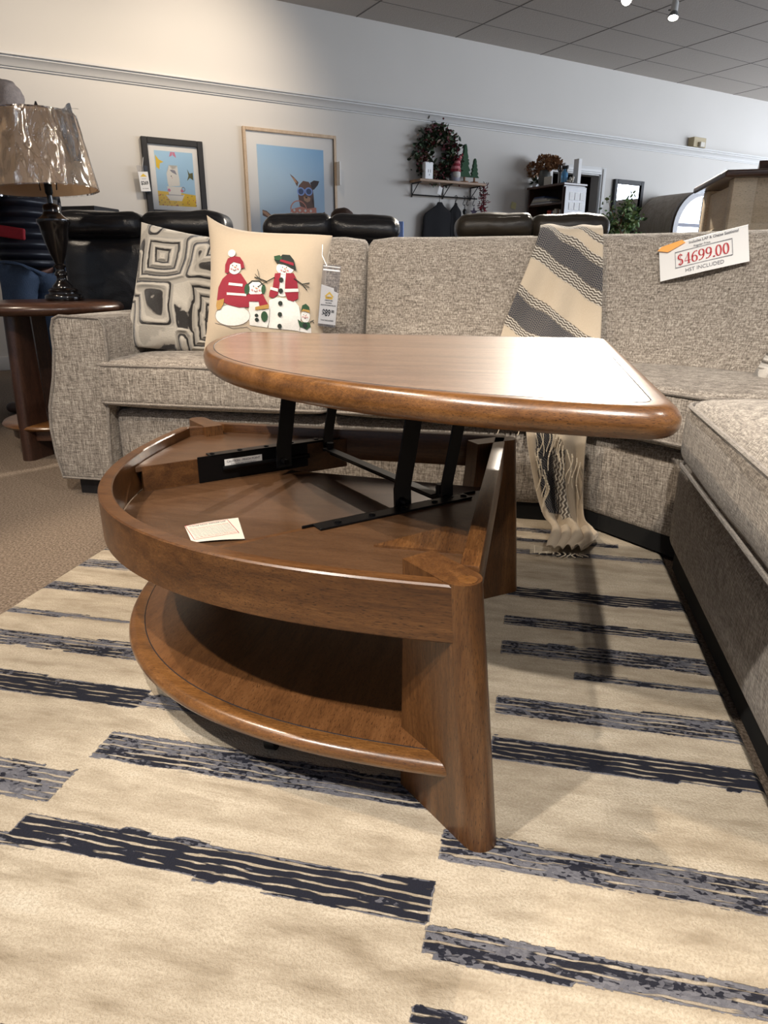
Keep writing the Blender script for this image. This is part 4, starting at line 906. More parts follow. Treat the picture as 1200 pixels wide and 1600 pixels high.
b=MB(); b.soft((.09,.095,.09),.08,16,M=T(S3(0,.018,1.195))); b.disp(.006,30); b.build('hair','hair_brown',r2,smooth=80)
skin('jacket','denim',r2,[(S3(0,0,.56),.16,.13),(S3(0,0,.75),.15,.12),(S3(0,0,.93),.15,.1),(S3(.2,0,.92),.07),(S3(.25,-.05,.70),.06),(S3(.14,-.2,.62),.05),(S3(-.2,0,.92),.07),(S3(-.25,-.05,.70),.06),(S3(-.14,-.2,.62),.05)],[(0,1),(1,2),(2,3),(3,4),(4,5),(2,6),(6,7),(7,8)],(sx_,sy_,0))
skin('trousers','puffer',r2,[(S3(0,0,.54),.15,.11),(S3(.11,-.12,.54),.1),(S3(.12,-.43,.52),.08),(S3(.12,-.43,.12),.065),(S3(-.11,-.12,.54),.1),(S3(-.12,-.43,.52),.08),(S3(-.12,-.43,.12),.065)],[(0,1),(1,2),(2,3),(0,4),(4,5),(5,6)],(sx_,sy_,0))
for a in (-1,1): b=MB(); b.soft((.045,.12,.04),.035,8,M=T(S3(a*.12,-.47,.04))); b.build('shoe','shoe',r2,smooth=70)
# ============================================================ BACK OF SHOP, LEFT
t=thing('side_console','low wooden console behind the standing person holding a yellow bag','console',(-3.05,4.55,0)); b=MB(); b.box((-3.6,4.4,.83),(-2.6,4.8,.87),.006); b.build('top','shelf_wood',t)
for x in (-3.55,-2.68):
    for y in (4.43,4.72): b=MB(); b.box((x,y,0),(x+.05,y+.05,.83)); b.build('leg','wood_dark',t)
MT['yellow_cloth']=plain('yellow_cloth',(.7,.55,.02),.8)
b=MB(); b.soft((.16,.1,.085),.05,10,puff=(0,.02,.02),M=T((-2.86,4.58,.955))); b.disp(.02,9); o=b.build('bag','yellow_cloth',None,loc=(-2.86,4.58,.87),smooth=70); tag(o,'soft yellow bag on the console behind the lamp','bag')
t=thing('black_cabinet','slim black cabinet between the lamp and the back wall','cabinet',(-3.66,5.4,0)); b=MB(); b.box((-3.80,5.25,.03),(-3.47,5.6,1.32),.006); b.build('body','black_wood',t); b=MB(); b.box((-3.78,5.235,.1),(-3.49,5.25,1.27),.003); b.build('door','black_wood',t)
t=thing('display_board','narrow blue display board standing right of the second black recliner','display board',(-.82,4.72,0)); b=MB(); b.box((-.95,4.7,.1),(-.88,4.72,1.13),.003); b.build('panel','blue',t); b=MB(); b.box((-1.0,4.6,0),(-.83,4.82,.1),.01); b.build('base','metal_black',t)
# ============================================================ WALL THINGS (room frame, then turned)
def wbox(b,s0,s1,n0,n1,z0,z1,bev=.002,mi=0): b.box((s0,n0,z0),(s1,n1,z1),bev,1,M=RW,mi=mi)
def WT(s,n,z): return RW@T((s,n,z))@FACE
def flat(b,pts,lvl,mi,fr):
    s0,s1,z0,z1=fr; n=7.0-lvl
    b2=bmesh.new(); b2.faces.new([b2.verts.new(RW@Vector((lerp(s0,s1,u),n,lerp(z0,z1,v)))) for u,v in pts]); bmesh.ops.triangulate(b2,faces=b2.faces[:]); b.merge(b2,None,mi)
def E2(cx,cy,rx,ry,n=20): return [(cx+rx*cos(2*PI*k/n),cy+ry*sin(2*PI*k/n)) for k in range(n)]
def frame(label,s0,s1,z0,z1,fw,mat,dep=.035):
    t=thing('picture_frame',label,'picture',W((s0+s1)/2,6.98,z0)); b=MB()
    for a in ((s0,s0+fw,z0,z1),(s1-fw,s1,z0,z1),(s0+fw,s1-fw,z0,z0+fw),(s0+fw,s1-fw,z1-fw,z1)): wbox(b,a[0],a[1],7-dep,7.0,a[2],a[3],.003)
    b.build('frame',mat,t); b=MB(); wbox(b,s0+fw*.8,s1-fw*.8,6.985,6.995,z0+fw*.8,z1-fw*.8,0); b.build('mat_board','paper',t)
    b=MB(); wbox(b,s0+fw*.8,s1-fw*.8,6.9715,6.973,z0+fw*.8,z1-fw*.8,0); b.build('glass','glass',t); return t
def pm(name,c): MT[name]=plain(name,c,.6,var=.03); return name
for nm,c in (('p_sky',(.38,.6,.8)),('p_yellow',(.75,.5,.03)),('p_white',(.75,.73,.68)),('p_grey',(.25,.25,.3)),('p_pink',(.6,.2,.3)),('p_olive',(.12,.12,.04)),('p_red',(.45,.05,.03)),('p_brown',(.16,.075,.045)),('p_dark',(.04,.02,.015)),('p_blue',(.25,.38,.75)),('p_coral',(.65,.25,.17)),('p_tan',(.5,.28,.16)),('p_orange',(.7,.2,.03)),('p_navy',(.05,.08,.18))): pm(nm,c)
PMs=['p_sky','p_yellow','p_white','p_grey','p_pink','p_olive','p_red','p_brown','p_dark','p_blue','p_coral','p_tan','p_orange','p_navy']
t=frame('black framed print of a white cat in a teacup on the back wall',1.575,2.13,1.322,1.972,.052,'black_wood'); b=MB(); fr=(1.682,2.03,1.412,1.87)
flat(b,[(0,0),(1,0),(1,1),(0,1)],.0155,0,fr); flat(b,[(0,0),(1,0),(1,.22),(.6,.25),(0,.27)],.0158,1,fr)
random.seed(4)
for k in range(60): u,v=random.random(),random.random()*.21; flat(b,E2(u,v,.013,.01,6),.0160,random.choice((6,6,5,1)),fr)
flat(b,[(.28,.42),(.27,.6),(.33,.68),(.35,.75),(.42,.68),(.50,.68),(.57,.75),(.58,.62),(.60,.5),(.60,.38),(.3,.36)],.0162,2,fr)
flat(b,[(.42,.62),(.36,.66),(.42,.67),(.50,.66),(.54,.58),(.48,.60)],.0164,3,fr); flat(b,E2(.39,.55,.012,.012,8),.0164,8,fr); flat(b,E2(.41,.52,.01,.008,8),.0164,4,fr)
flat(b,[(.20,.2),(.30,.10),(.62,.10),(.70,.22)],.0162,2,fr); flat(b,[(.25,.36),(.29,.2),(.60,.2),(.65,.36)],.0165,2,fr)
for c_ in ((.28,.29,),(.62,.29)): flat(b,E2(c_[0]+.02,c_[1],.04,.03,10),.0167,4,fr)
for k in range(20): a0=2*PI*k/20;a1=2*PI*(k+1)/20; flat(b,[(.68+.05*cos(a0),.32+.045*sin(a0)),(.68+.05*cos(a1),.32+.045*sin(a1)),(.68+.035*cos(a1),.32+.03*sin(a1)),(.68+.035*cos(a0),.32+.03*sin(a0))],.0166,3,fr)
flat(b,[(.25,.20),(.26,.21),(.66,.21),(.67,.20)],.0168,3,fr)
flat(b,[(.42,.99),(.38,.9),(.46,.93),(.47,.99),(.48,.93),(.56,.89),(.53,.99)],.0162,4,fr); flat(b,[(.02,.92),(.1,.84),(.22,.80),(.12,.77),(.10,.66),(.02,.70)],.0162,1,fr); flat(b,[(.83,.7),(.88,.62),(.97,.64),(.92,.58),(.97,.5),(.88,.54),(.8,.48),(.85,.58)],.0162,5,fr)
b.build('print',PMs,t,smooth=0)
tg=thing('price_tag','white price tag in clear sleeve hanging at the left of the cat print','price tag',W(1.56,6.95,1.52)); M=WT(1.56,6.945,1.62)@R(4,'Z'); b=MB(); b.box((-.047,-.105,-.001),(.047,.11,.001),M=M); b.build('clear_sleeve','sleeve',tg)
b=MB(); b.box((-.043,-.1,-.0005),(.043,.06,.0012),M=M); b.prism([(-.03,.02),(0,.045),(.03,.02)],.0013,.002,M=M,mi=2); b.text('$269',.04,M@T((0,-.045,.0014)),mi=1,bold=.0012,sx=.8); b.text('tax included',.011,M@T((0,-.08,.0014)),mi=1); b.text('cat print',.011,M@T((0,0,.0014)),mi=1); b.build('price_card',['paper','ink','yellow'],tg,smooth=0)
b=MB(); b.tube([W(1.56,6.95,1.72),W(1.575,6.955,1.80)],.002,5); b.build('string','white',tg)
t=frame('large light oak framed print of a sunglasses-wearing dog with a basket',2.528,3.522,.89,2.14,.03,'oak_light'); fr=(2.665,3.38,1.05,2.0)
m=NT('print_sky_gradient'); v=m.sep(m.co()); f=m.math('ADD',m.math('MULTIPLY',v[2],.55),m.math('ADD',m.math('MULTIPLY',v[0],.35),.12)); m.set(Base_Color=m.ramp(f,[(.15,(.55,.66,.74)),(.55,(.45,.62,.78)),(.95,(.14,.40,.72))]),Roughness=.6); MT['print_sky']=m.m
b=MB(); flat(b,[(0,0),(1,0),(1,1),(0,1)],.0155,0,fr); b.build('print_background','print_sky',t,smooth=0)
b=MB(); Z=lambda x,y:((x-200)/417,(744-y)/554)
def zp(pts,l,mi): flat(b,[Z(*p) for p in pts],l,mi,fr)
zp([(215,530),(240,535),(300,580),(360,590),(440,590),(480,570),(540,560),(617,525),(617,560),(560,580),(500,590),(430,608),(360,612),(290,600),(240,570),(215,560)],.0160,7); zp([(215,534),(240,540),(300,586),(350,596),(340,604),(290,592),(240,560),(215,545)],.0161,11)
zp([(395,520),(470,500),(560,505),(566,620),(540,744),(400,744),(380,620)],.0158,10)
for i in range(9):
    for j in range(12):
        if (i+j)%2: x=398+i*18;y=515+j*18; zp([(x,y),(x+9,y+9),(x,y+18),(x-9,y+9)],.0159,2)
zp([(445,440),(450,390),(480,362),(515,366),(540,395),(545,440),(530,470),(548,505),(500,512),(455,500),(448,470)],.0162,7); zp([(440,395),(425,370),(396,330),(420,345),(450,372)],.0163,7); zp([(428,375),(405,342),(425,352),(442,375)],.0164,11); zp([(525,370),(550,356),(585,358),(575,380),(550,405),(538,408)],.0163,8)
for cx,cy in ((463,420),(514,418)): zp([(cx+25*cos(a*PI/9),cy+23*sin(a*PI/9)) for a in range(18)],.0165,9); zp([(cx+17*cos(a*PI/9),cy+16*sin(a*PI/9)) for a in range(18)],.0167,13)
zp([(485,408),(500,408),(500,414),(485,414)],.0166,9); zp([(478,448),(500,442),(524,452),(520,470),(502,478),(482,468)],.0166,11); zp([(488,446),(506,444),(502,456),(492,456)],.0168,8)
for k in range(24):
    a0=PI*k/24;a1=PI*(k+1)/24; P=lambda r,a:(445+r*cos(a)*.9,520-r*sin(a)*.85); zp([P(60,a0),P(60,a1),P(53,a1),P(53,a0)],.0169,10)
zp([(365,555),(400,548),(430,560),(428,602),(375,606)],.0168,2); zp([(432,570),(470,562),(476,640),(440,640)],.0168,12)
b.build('print',PMs,t,smooth=0)
tg=tag((lambda b:(wbox(b,3.522,3.535,6.90,6.965,1.68,1.90,0),b.build('price_tag','paper',None,loc=W(3.53,6.93,1.68)))[1])(MB()),'narrow white tag on the right edge of the oak picture frame','price tag')
# wreath
random.seed(11)
def leafcloud(b,pts,size,nm,jit=1.,asp=.5):
    for p in pts:
        e=Euler((random.uniform(-PI,PI),random.uniform(-PI,PI),random.uniform(-PI,PI))).to_matrix(); s=size*random.uniform(.6,1.3); mi=random.randrange(nm)
        q=[Vector((0,0,0)),Vector((s*asp/2,s*.35,s*.06)),Vector((s*asp*.42,s*.7,0)),Vector((0,s,-s*.1)),Vector((-s*asp*.42,s*.7,0)),Vector((-s*asp/2,s*.35,s*.06))]
        b.poly([p+e@v for v in q],[(0,1,2,3),(0,3,4,5)],mi=mi)
for nm,c in (('leaf_dark',(.018,.03,.015)),('leaf_green',(.04,.07,.03)),('leaf_wine',(.10,.012,.02)),('leaf_brown',(.11,.06,.03)),('leaf_bright',(.13,.22,.07)),('leaf_pale',(.30,.38,.16)),('dry_brown',(.22,.095,.035)),('dry_tan',(.38,.2,.09))): MT[nm]=plain(nm,c,.6,var=.3)
t=thing('wreath','round Christmas wreath of dark greenery and berries hanging above the wall shelf','wreath',W(4.76,6.95,2.06)); P=[]
for k in range(1500):
    a=random.random()*2*PI; rr=.155+random.gauss(0,.045); rr=max(.09,rr)
    P.append(RW@Vector((4.76+rr*1.25*cos(a),6.93+random.uniform(-.05,.05),2.06+rr*1.3*sin(a))))
b=MB(); leafcloud(b,P,.055,6); b.build('foliage',['leaf_dark','leaf_dark','leaf_green','leaf_green','leaf_wine','leaf_brown'],t,smooth=0,weld=False,norm=False)
b=MB(); b.tube([RW@Vector((4.76+.19*cos(a*PI/12),6.94,2.06+.2*sin(a*PI/12))) for a in range(24)],.012,8,closed=True); b.build('wire_ring','wood_dark',t)
b=MB()
for k in range(40): a=random.random()*2*PI; rr=.2+random.gauss(0,.03); b.lathe([(0,-.011),(.008,-.008),(.011,0),(.008,.008),(0,.011)],RW@Vector((4.76+rr*1.2*cos(a),6.875,2.06+rr*1.3*sin(a))),8,cap=False)
o=b.build('berries','leaf_wine',t,smooth=80); o['kind']='stuff'
# shelf
t=thing('wall_shelf','pine board wall shelf on black metal brackets with a hook rail below','shelf',W(4.87,6.88,1.63)); b=MB(); wbox(b,4.43,5.33,6.78,6.995,1.762,1.788,.003); b.build('board','shelf_wood',t)
for s in (4.46,4.88,5.27):
    b=MB(); b.tube([W(s,6.99,1.755),W(s,6.99,1.62)],.006,6); b.tube([W(s,6.99,1.755),W(s,6.80,1.755)],.006,6); b.tube([W(s,6.99,1.64),W(s,6.85,1.755)],.005,6); b.build('bracket','metal_black',t)
b=MB(); b.tube([W(4.43,6.94,1.64),W(5.33,6.94,1.64)],.007,8)
for s in (4.46,4.88,5.27): b.tube([W(s,6.99,1.64),W(s,6.94,1.64)],.005,6)
b.build('hook_rail','metal_black',t)
def hook(s,lab):
    b=MB(); b.tube([W(s-.012,6.935,1.655),W(s,6.935,1.662),W(s+.012,6.935,1.65),W(s+.006,6.935,1.62),W(s-.008,6.935,1.595),W(s-.012,6.935,1.572),W(s+.004,6.935,1.562),W(s+.016,6.935,1.575)],.004,6); o=b.build('s_hook','metal_black',None,loc=W(s,6.94,1.6)); tag(o,lab,'hook','black hooks on the shelf rail'); return o
for s in (5.03,5.14,5.19,5.28): hook(s,'black S-shaped hook on the rail under the wall shelf')
b=MB(); wbox(b,4.53,4.64,6.84,6.90,1.79,1.965,.008); wbox(b,4.572,4.578,6.8385,6.84,1.86,1.89,0,1); wbox(b,4.60,4.606,6.8385,6.84,1.86,1.89,0,1); wbox(b,4.585,4.594,6.8385,6.84,1.83,1.845,0,1); o=b.build('outlet_box',['white','ink_grey'],None,loc=W(4.58,6.87,1.79)); tag(o,'upright white plug box standing on the wall shelf','box')
b=MB(); M=WT(4.70,6.79,1.68)@R(-18,'Z'); b.box((-.025,-.04,0),(.025,.04,.001),M=M); b.tube([W(4.70,6.79,1.715),W(4.69,6.80,1.79)],.0015,5); o=b.build('small_tag','paper',None,loc=W(4.70,6.79,1.68)); tag(o,'little white tag dangling from the front of the wall shelf','tag')
g=thing('gnome_figure','gnome ornament with tall red striped hat and white beard on the shelf','ornament',W(4.95,6.87,1.79))
b=MB(); b.lathe([(0,0),(.05,0),(.062,.03),(.058,.08),(.035,.11),(0,.12)],W(4.95,6.87,1.789),16,cap=False); b.build('body','p_grey',g,smooth=60)
b=MB(); b.lathe([(0,0.02),(.045,.05),(.045,.09),(.02,.12),(0,.12)],W(4.95,6.835,1.79),14,cap=False); b.build('beard','felt_white',g,smooth=60); b=MB(); b.lathe([(0,-.012),(.01,-.006),(.012,0),(.01,.006),(0,.012)],W(4.95,6.80,1.905),8,cap=False); b.build('nose','skin',g)
b=MB(); 
for k in range(7): 
    r0_,r1_=.062*(1-k/7)+.004,.062*(1-(k+1)/7)+.004; b.lathe([(r0_,.10+k*.028),(r1_,.10+(k+1)*.028)],W(4.95+.0035*k*k*.7,6.86,1.79),12,mi=k%2,cap=True)
b.build('hat',['felt_red','felt_pink'],g,smooth=0)
def ftree(s,h,lab):
    t=thing('felt_tree',lab,'ornament',W(s,6.87,1.79),'green felt trees on the wall shelf'); b=MB(); pts=[]; n=5; w=.075*h/.36
    R_=[];
    for k in range(n): z=.06+(h-.06)*k/n; z2=.06+(h-.06)*(k+1)/n; wk=w*(1-k/n)+.012; R_+= [(wk,z),(wk*.55,z2-.01)]
    pts=[(x,z) for x,z in R_]+[(0,h)]+[(-x,z) for x,z in R_[::-1]]
    Mx=Matrix(((1,0,0,s),(0,0,-1,6.885),(0,1,0,1.79),(0,0,0,1))); b.prism(pts,-.0,.03,.006,1,M=RW@Mx); b.build('branches','felt_green',t,smooth=30)
    b=MB(); b.lathe([(.012,.015),(.01,.075)],W(s,6.87,1.79),8); b.lathe([(.05,0),(.048,.015),(.0,.016)],W(s,6.87,1.79),14); b.build('trunk_and_base','dry_brown',t)
ftree(5.085,.39,'taller of the two green felt trees on the wall shelf'); ftree(5.225,.26,'shorter of the two green felt trees on the wall shelf')
random.seed(5); b=MB(); leafcloud(b,[RW@Vector((5.36+random.gauss(0,.022),6.86+random.gauss(0,.02),random.uniform(1.50,1.80))) for k in range(260)],.035,3,asp=.3); b.tube([W(5.31,6.87,1.79),W(5.36,6.86,1.78),W(5.37,6.86,1.52)],.006,6,mi=0); o=b.build('garland',['leaf_wine','felt_red','leaf_wine'],None,loc=W(5.36,6.86,1.6),smooth=0,weld=False,norm=False); tag(o,'red berry garland trailing off the right end of the wall shelf','garland')
# coats
def coat(s,w,z0,z1,lab):
    t=thing('hanging_coat',lab,'coat',W(s,6.92,z0)); b=MB()
    def f(u,v):
        a=2*PI*u; z=lerp(z1,z0,v); ww=w*(.12+.75*sm(0,.28,v)+.25*v*(1-.6*sm(.85,1,v))); return RW@Vector((s+ww*cos(a)+.015*noise.noise(Vector((u*4,v*4,s))),6.93+.05*sin(a)*(.3+v*.7)+.01*sin(a*5)*v,z))
    b.grid(f,36,18,cu=True); b.build('body','black_cloth',t,smooth=70); b=MB(); b.tube([W(s-.012,6.94,z1+.065),W(s,6.94,z1+.075),W(s+.01,6.94,z1+.06),W(s,6.94,z1+.035),W(s,6.94,z1-.03)],.003,6); b.build('hanger_hook','metal_black',t)
MT['black_cloth']=plain('black_cloth',(.012,.012,.014),.95)
coat(4.80,.23,1.02,1.58,'wide black coat on a hanger under the wall shelf'); coat(5.02,.085,1.22,1.585,'narrow black garment hooked right of the wide coat')
b=MB(); b.lathe([(0,0),(.018,.005),(.024,.03),(.018,.05),(.006,.06),(.004,.10),(0,.10)],W(5.15,6.93,1.465),12,cap=False); b.tube([W(5.15,6.93,1.56),W(5.15,6.935,1.575)],.002,5); b.tube([W(5.15,6.93,1.465),W(5.155,6.93,1.36)],.008,6); o=b.build('key_fob','black_plastic',None,loc=W(5.15,6.93,1.4)); tag(o,'black key fob hanging from a hook beside the star ornament','key fob')
b=MB(); st=[((.055 if k%2==0 else .024)*cos(PI/2+k*PI/5),(.055 if k%2==0 else .024)*sin(PI/2+k*PI/5)) for k in range(10)]; b.prism(st,-.006,.006,.002,1,M=WT(5.285,6.93,1.495)); b.tube([W(5.285,6.93,1.55),W(5.285,6.935,1.57)],.0015,5); o=b.build('star_ornament',plain('dusty_purple',(.07,.05,.1),.7),None,loc=W(5.285,6.93,1.5)); tag(o,'dusky purple star ornament hanging from a hook under the shelf','ornament')
# calendar + note
b=MB(); wbox(b,5.615,6.0,6.99,6.997,1.23,1.525,0); 
for k in range(6): wbox(b,5.64,5.975,6.989,6.990,1.485-k*.045,1.488-k*.045,0,1)
for k in range(8): wbox(b,5.64+k*.0475,5.642+k*.0475,6.989,6.990,1.25,1.488,0,1)
b.text('DECEMBER SCHEDULE',.022,WT(5.80,6.9885,1.497),mi=1,bold=.0005); o=b.build('calendar',['paper','ink_grey'],None,loc=W(5.8,6.99,1.23),smooth=0); tag(o,'white printed schedule sheet pinned between the shelf and the bookcase','calendar')
b=MB(); M=WT(5.93,6.99,1.60)@R(-12,'Z'); b.grid(lambda u,v:M@Vector((.075*(u-.5),.075*(v-.5),.006*(1-v)**2)),4,6); o=b.build('sticky_note',plain('pale_yellow_note',(.7,.66,.35),.7),None,loc=W(5.93,6.99,1.6)); tag(o,'pale yellow sticky note on the wall above the schedule sheet','note')
# bookcase
BS0,BS1,BN0,BN1,BZ=6.10,6.44,6.33,6.93,1.80
t=thing('bookcase','dark cherry bookcase with open side shelves beside the doorway','bookcase',W(6.27,6.63,0)); b=MB(); wbox(b,BS0-.02,BS1+.01,BN0-.02,BN1+.01,BZ-.025,BZ,.004); b.build('top','wood_dark_h',t)
b=MB(); wbox(b,BS0,BS1,BN0,BN0+.02,0,BZ-.025); wbox(b,BS0,BS1,BN1-.02,BN1,0,BZ-.025); wbox(b,BS1-.015,BS1,BN0,BN1,0,BZ-.025); b.build('carcass','wood_dark',t)
for z in (.04,.5,.95,1.32,1.60): b=MB(); wbox(b,BS0+.002,BS1-.015,BN0+.02,BN1-.02,z-.02,z,.001); b.build('shelf','wood_dark_h',t)
b=MB(); wbox(b,BS0+.01,BS1,BN0-.02,BN0-.001,.9,BZ-.04,.002); d_=b.build('glazed_door','wood_dark',t)
b=MB()
for i in range(3):
    for j in range(4): s=BS0+.075+i*.085; z=1.70-j*.105; wbox(b,s,s+.07,BN0-.024,BN0-.0205,z-.08,z,.001)
b.build('card_display','paper',d_)
b=MB(); b.lathe([(0,0),(.055,0),(.055,.008),(0,.008)],(0,0,0),20,M=WT(6.16,BN0-.022,1.42),cap=False,mi=0); b.lathe([(0,0),(.02,0),(.02,.002),(0,.002)],(0,0,0),14,M=WT(6.16,BN0-.0305,1.42),cap=False,mi=1); o=b.build('tape_dispenser',[plain('teal_plastic',(.01,.12,.12),.4),'white'],None,loc=W(6.16,6.3,1.36)); tag(o,'round teal disc stuck on the bookcase door','disc')
random.seed(9)
cols=[plain('book_%s'%n,c,.6) for n,c in (('red',(.4,.05,.03)),('white',(.6,.58,.55)),('grey',(.3,.3,.32)),('cream',(.55,.5,.4)),('navy',(.04,.06,.14)),('teal',(.04,.2,.2)),('brown',(.15,.08,.04)))]
n=6.38
for i,(ci,th_,hh_) in enumerate(((1,.02,.20),(6,.028,.21),(2,.016,.20),(3,.03,.215),(1,.022,.20),(4,.02,.19),(0,.035,.2),(0,.03,.205))):
    b=MB(); wbox(b,BS0+.02,BS0+.17,n,n+th_,1.32,1.32+hh_,.002); o=b.build('book',cols[ci],None,loc=W(BS0+.1,n,1.32)); nm=['white','brown','grey','cream','white','navy','red','red'][i]
    lab={0:'white book at the near end of the upright row in the bookcase',1:'brown book second from the near end of the bookcase row',2:'thin grey book third from the near end of the bookcase row',3:'cream book in the middle of the upright bookcase row',4:'white book between the cream and navy ones in the bookcase',5:'navy book beside the red ones in the bookcase',6:'red book next to the navy one in the bookcase',7:'red book at the far end of the upright bookcase row'}[i]
    tag(o,lab,'book','books on the open bookcase shelf'); n+=th_+.003
z=1.60
for i,(ci,l) in enumerate(((1,.33),(2,.31),(3,.34),(1,.30),(2,.27),(4,.3))):
    b=MB(); wbox(b,BS0+.015,BS0+.24,6.86-l+.02*i,6.90-.012*i,z,z+.014,.001); o=b.build('magazine',cols[ci],None,loc=W(BS0+.1,6.7,z)); tag(o,['lowest white magazine','grey magazine second from the bottom','cream magazine third from the bottom','white magazine fourth from the bottom','short grey magazine just under the top one','topmost navy magazine'][i]+' in the flat pile on the bookcase shelf','magazine','pile of magazines in the bookcase'); z+=.0145
# on the bookcase
def nn_(px): return 7-.67*(px-820)/68
t=thing('dried_hydrangea_vase','grey vase of three dried brown hydrangea heads on the bookcase','vase',W(6.2,nn_(843),BZ)); vn=nn_(843)
b=MB(); b.lathe([(0,0),(.055,0),(.07,.04),(.072,.12),(.062,.17),(.055,.18),(.05,.17),(.06,.12),(.058,.03),(0,.01)],W(6.2,vn,BZ),24,cap=False); b.build('vase_body',plain('grey_glazed_vase',(.1,.1,.09),.35),t,smooth=60)
random.seed(21)
for (ds,px,z,r) in ((0,822,2.01,.10),(0,843,2.06,.105),(0,857,2.045,.085)):
    c_=Vector((6.2+ds,nn_(px),z)); b=MB(); b.tube([W(6.2,vn,BZ+.05),W(6.2,(vn+c_.y)/2,BZ+.17),RW@c_],.004,6); b.build('stem','dry_brown',t)
    b=MB(); P=[]
    for k in range(420):
        d=Vector((random.gauss(0,1),random.gauss(0,1),random.gauss(0,1))).normalized(); P.append(RW@(c_+Vector((d.x*r,d.y*r*1.1,d.z*r*.85))*random.uniform(.75,1)))
    leafcloud(b,P,.03,3,asp=.9); b.build('flower_head',['dry_brown','dry_tan','dry_brown'] if px==857 else ['dry_brown','dry_brown','dry_tan'],t,smooth=0,weld=False,norm=False)
t=thing('small_potted_plant','tiny green plant in a white pot at the far end of the bookcase top','plant',W(6.2,nn_(827),BZ)); b=MB(); b.lathe([(0,0),(.028,0),(.034,.06),(.0,.058)],W(6.2,nn_(827),BZ),16,cap=False); b.build('pot','white',t); b=MB(); random.seed(2); leafcloud(b,[W(6.2+random.gauss(0,.006),nn_(827)+random.gauss(0,.01),BZ+.06) for k in range(26)],.09,2,asp=.25); b.build('leaves',['leaf_green','leaf_dark'],t,smooth=0,weld=False,norm=False)
def onb(name,px0,px1,z1,mat,lab,cat,tilt=0,s=6.16,th=.012):
    a,c_=nn_(px1),nn_(px0); b=MB(); b.box((s,a,BZ),(s+th,c_,z1),.002,1,M=RW); o=b.build(name,mat,None,loc=W(s,(a+c_)/2,BZ)); tag(o,lab,cat); return o
onb('photo_frame',850,863,1.895,'paper_warm','small cream card leaning in front of the grey vase','card',s=6.13)
onb('notepad',855,861,2.0,'white','slim white block standing behind the hydrangea vase','box',s=6.30)
onb('white_folder',867,872,2.03,'white','narrow white folder standing on the bookcase top','folder',s=6.24,th=.02); onb('pale_box',880,888,2.06,'paper','tall pale box behind the blue spray bottle','box',s=6.3,th=.05)
sb_=thing('spray_bottle','blue spray bottle with black trigger on the bookcase top','spray bottle',W(6.17,nn_(880),BZ)); c_=W(6.17,nn_(880),BZ)
b=MB(); b.lathe([(0,0),(.036,0),(.038,.01),(.038,.1),(.03,.125),(.013,.14),(.013,.15),(0,.15)],c_,20,cap=False); b.build('bottle_body',plain('clear_blue_liquid',(.12,.35,.6),.15,Transmission_Weight=.4),sb_,smooth=60)
b=MB(); b.box((-.012,-.05,.15),(.012,.03,.185),.006,M=T(c_)@RW.to_3x3().to_4x4()); b.box((-.005,-.035,.11),(.005,-.022,.155),.003,M=T(c_)@RW.to_3x3().to_4x4()); b.build('trigger_head','black_plastic',sb_)
b=MB(); c_=Vector((6.15,nn_(874.5),0))
for k,(dy,z) in enumerate(((-.012,1.965),(.012,1.965))): b.tube([RW@Vector((c_.x,c_.y+dy*1.6+.016*cos(a*PI/7),z+.035*sin(a*PI/7))) for a in range(14)],.005,6,closed=True)
b.prism([(-.01,0),(.01,0),(.006,.14),(-.006,.14)],-.003,.003,M=RW@T((c_.x,c_.y,BZ))@R(90,'Z')@R(90,'X')); o=b.build('scissors','black_plastic',None,loc=RW@Vector((c_.x,c_.y,BZ))); tag(o,'black-handled scissors standing upright beside the spray bottle','scissors')
b=MB(); random.seed(3)
for k in range(9): b.lathe([(0,-.016),(.013,-.008),(.016,0),(.012,.01),(0,.016)],W(6.2+random.uniform(-.03,.03),nn_(887)+random.uniform(-.035,.02),BZ+.018+ (k%3)*.018),9,cap=False)
o=b.build('shell_cluster','paper_warm',None,loc=W(6.2,nn_(887),BZ),smooth=60); tag(o,'small clump of white shells at the near end of the bookcase top','ornament')
# leaning black mirror
t=thing('wall_mirror','black framed rectangular mirror on the wall behind the potted tree','mirror',W(7.89,6.98,1.05)); s0,s1,z0,z1=7.61,8.17,1.0,1.995; b=MB()
for a in ((s0,s0+.055,z0,z1),(s1-.055,s1,z0,z1),(s0+.055,s1-.055,z0,z0+.055),(s0+.055,s1-.055,z1-.055,z1)): wbox(b,a[0],a[1],6.955,7.0,a[2],a[3],.004)
b.build('frame','black_wood',t); b=MB(); wbox(b,s0+.04,s1-.04,6.975,6.985,z0+.04,z1-.04,0); b.build('mirror_glass','mirror',t)
# ficus
t=thing('potted_tree','leafy artificial ficus tree in front of the black mirror','potted tree',W(7.22,6.45,0)); c_=W(7.22,6.45,0)
b=MB(); b.lathe([(0,0),(.13,0),(.17,.30),(.175,.32),(.15,.32),(.14,.28),(0,.28)],c_,28,cap=False); b.build('pot','wood_dark',t,smooth=50)
random.seed(31); b=MB(); b.tube([c_+Vector((0,0,.28)),c_+Vector((.02,.01,.7)),c_+Vector((-.01,.0,1.1)),c_+Vector((.0,.0,1.5))],[.014,.012,.01,.005],8); ends=[]
for k in range(26):
    a=random.random()*2*PI; z=random.uniform(.75,1.45); L=random.uniform(.14,.34)*(1-.45*sm(1.3,1.8,z)); e=c_+Vector((cos(a)*L,sin(a)*L,z+random.uniform(.1,.32))); m_=c_+Vector((cos(a)*L*.5,sin(a)*L*.5,z+.14)); b.tube([c_+Vector((0,0,z)),m_,e],[.005,.004,.002],5); ends+= [(c_+Vector((0,0,z)),m_,e)]
b.build('trunk_and_branches','dry_brown',t,smooth=60); P=[]
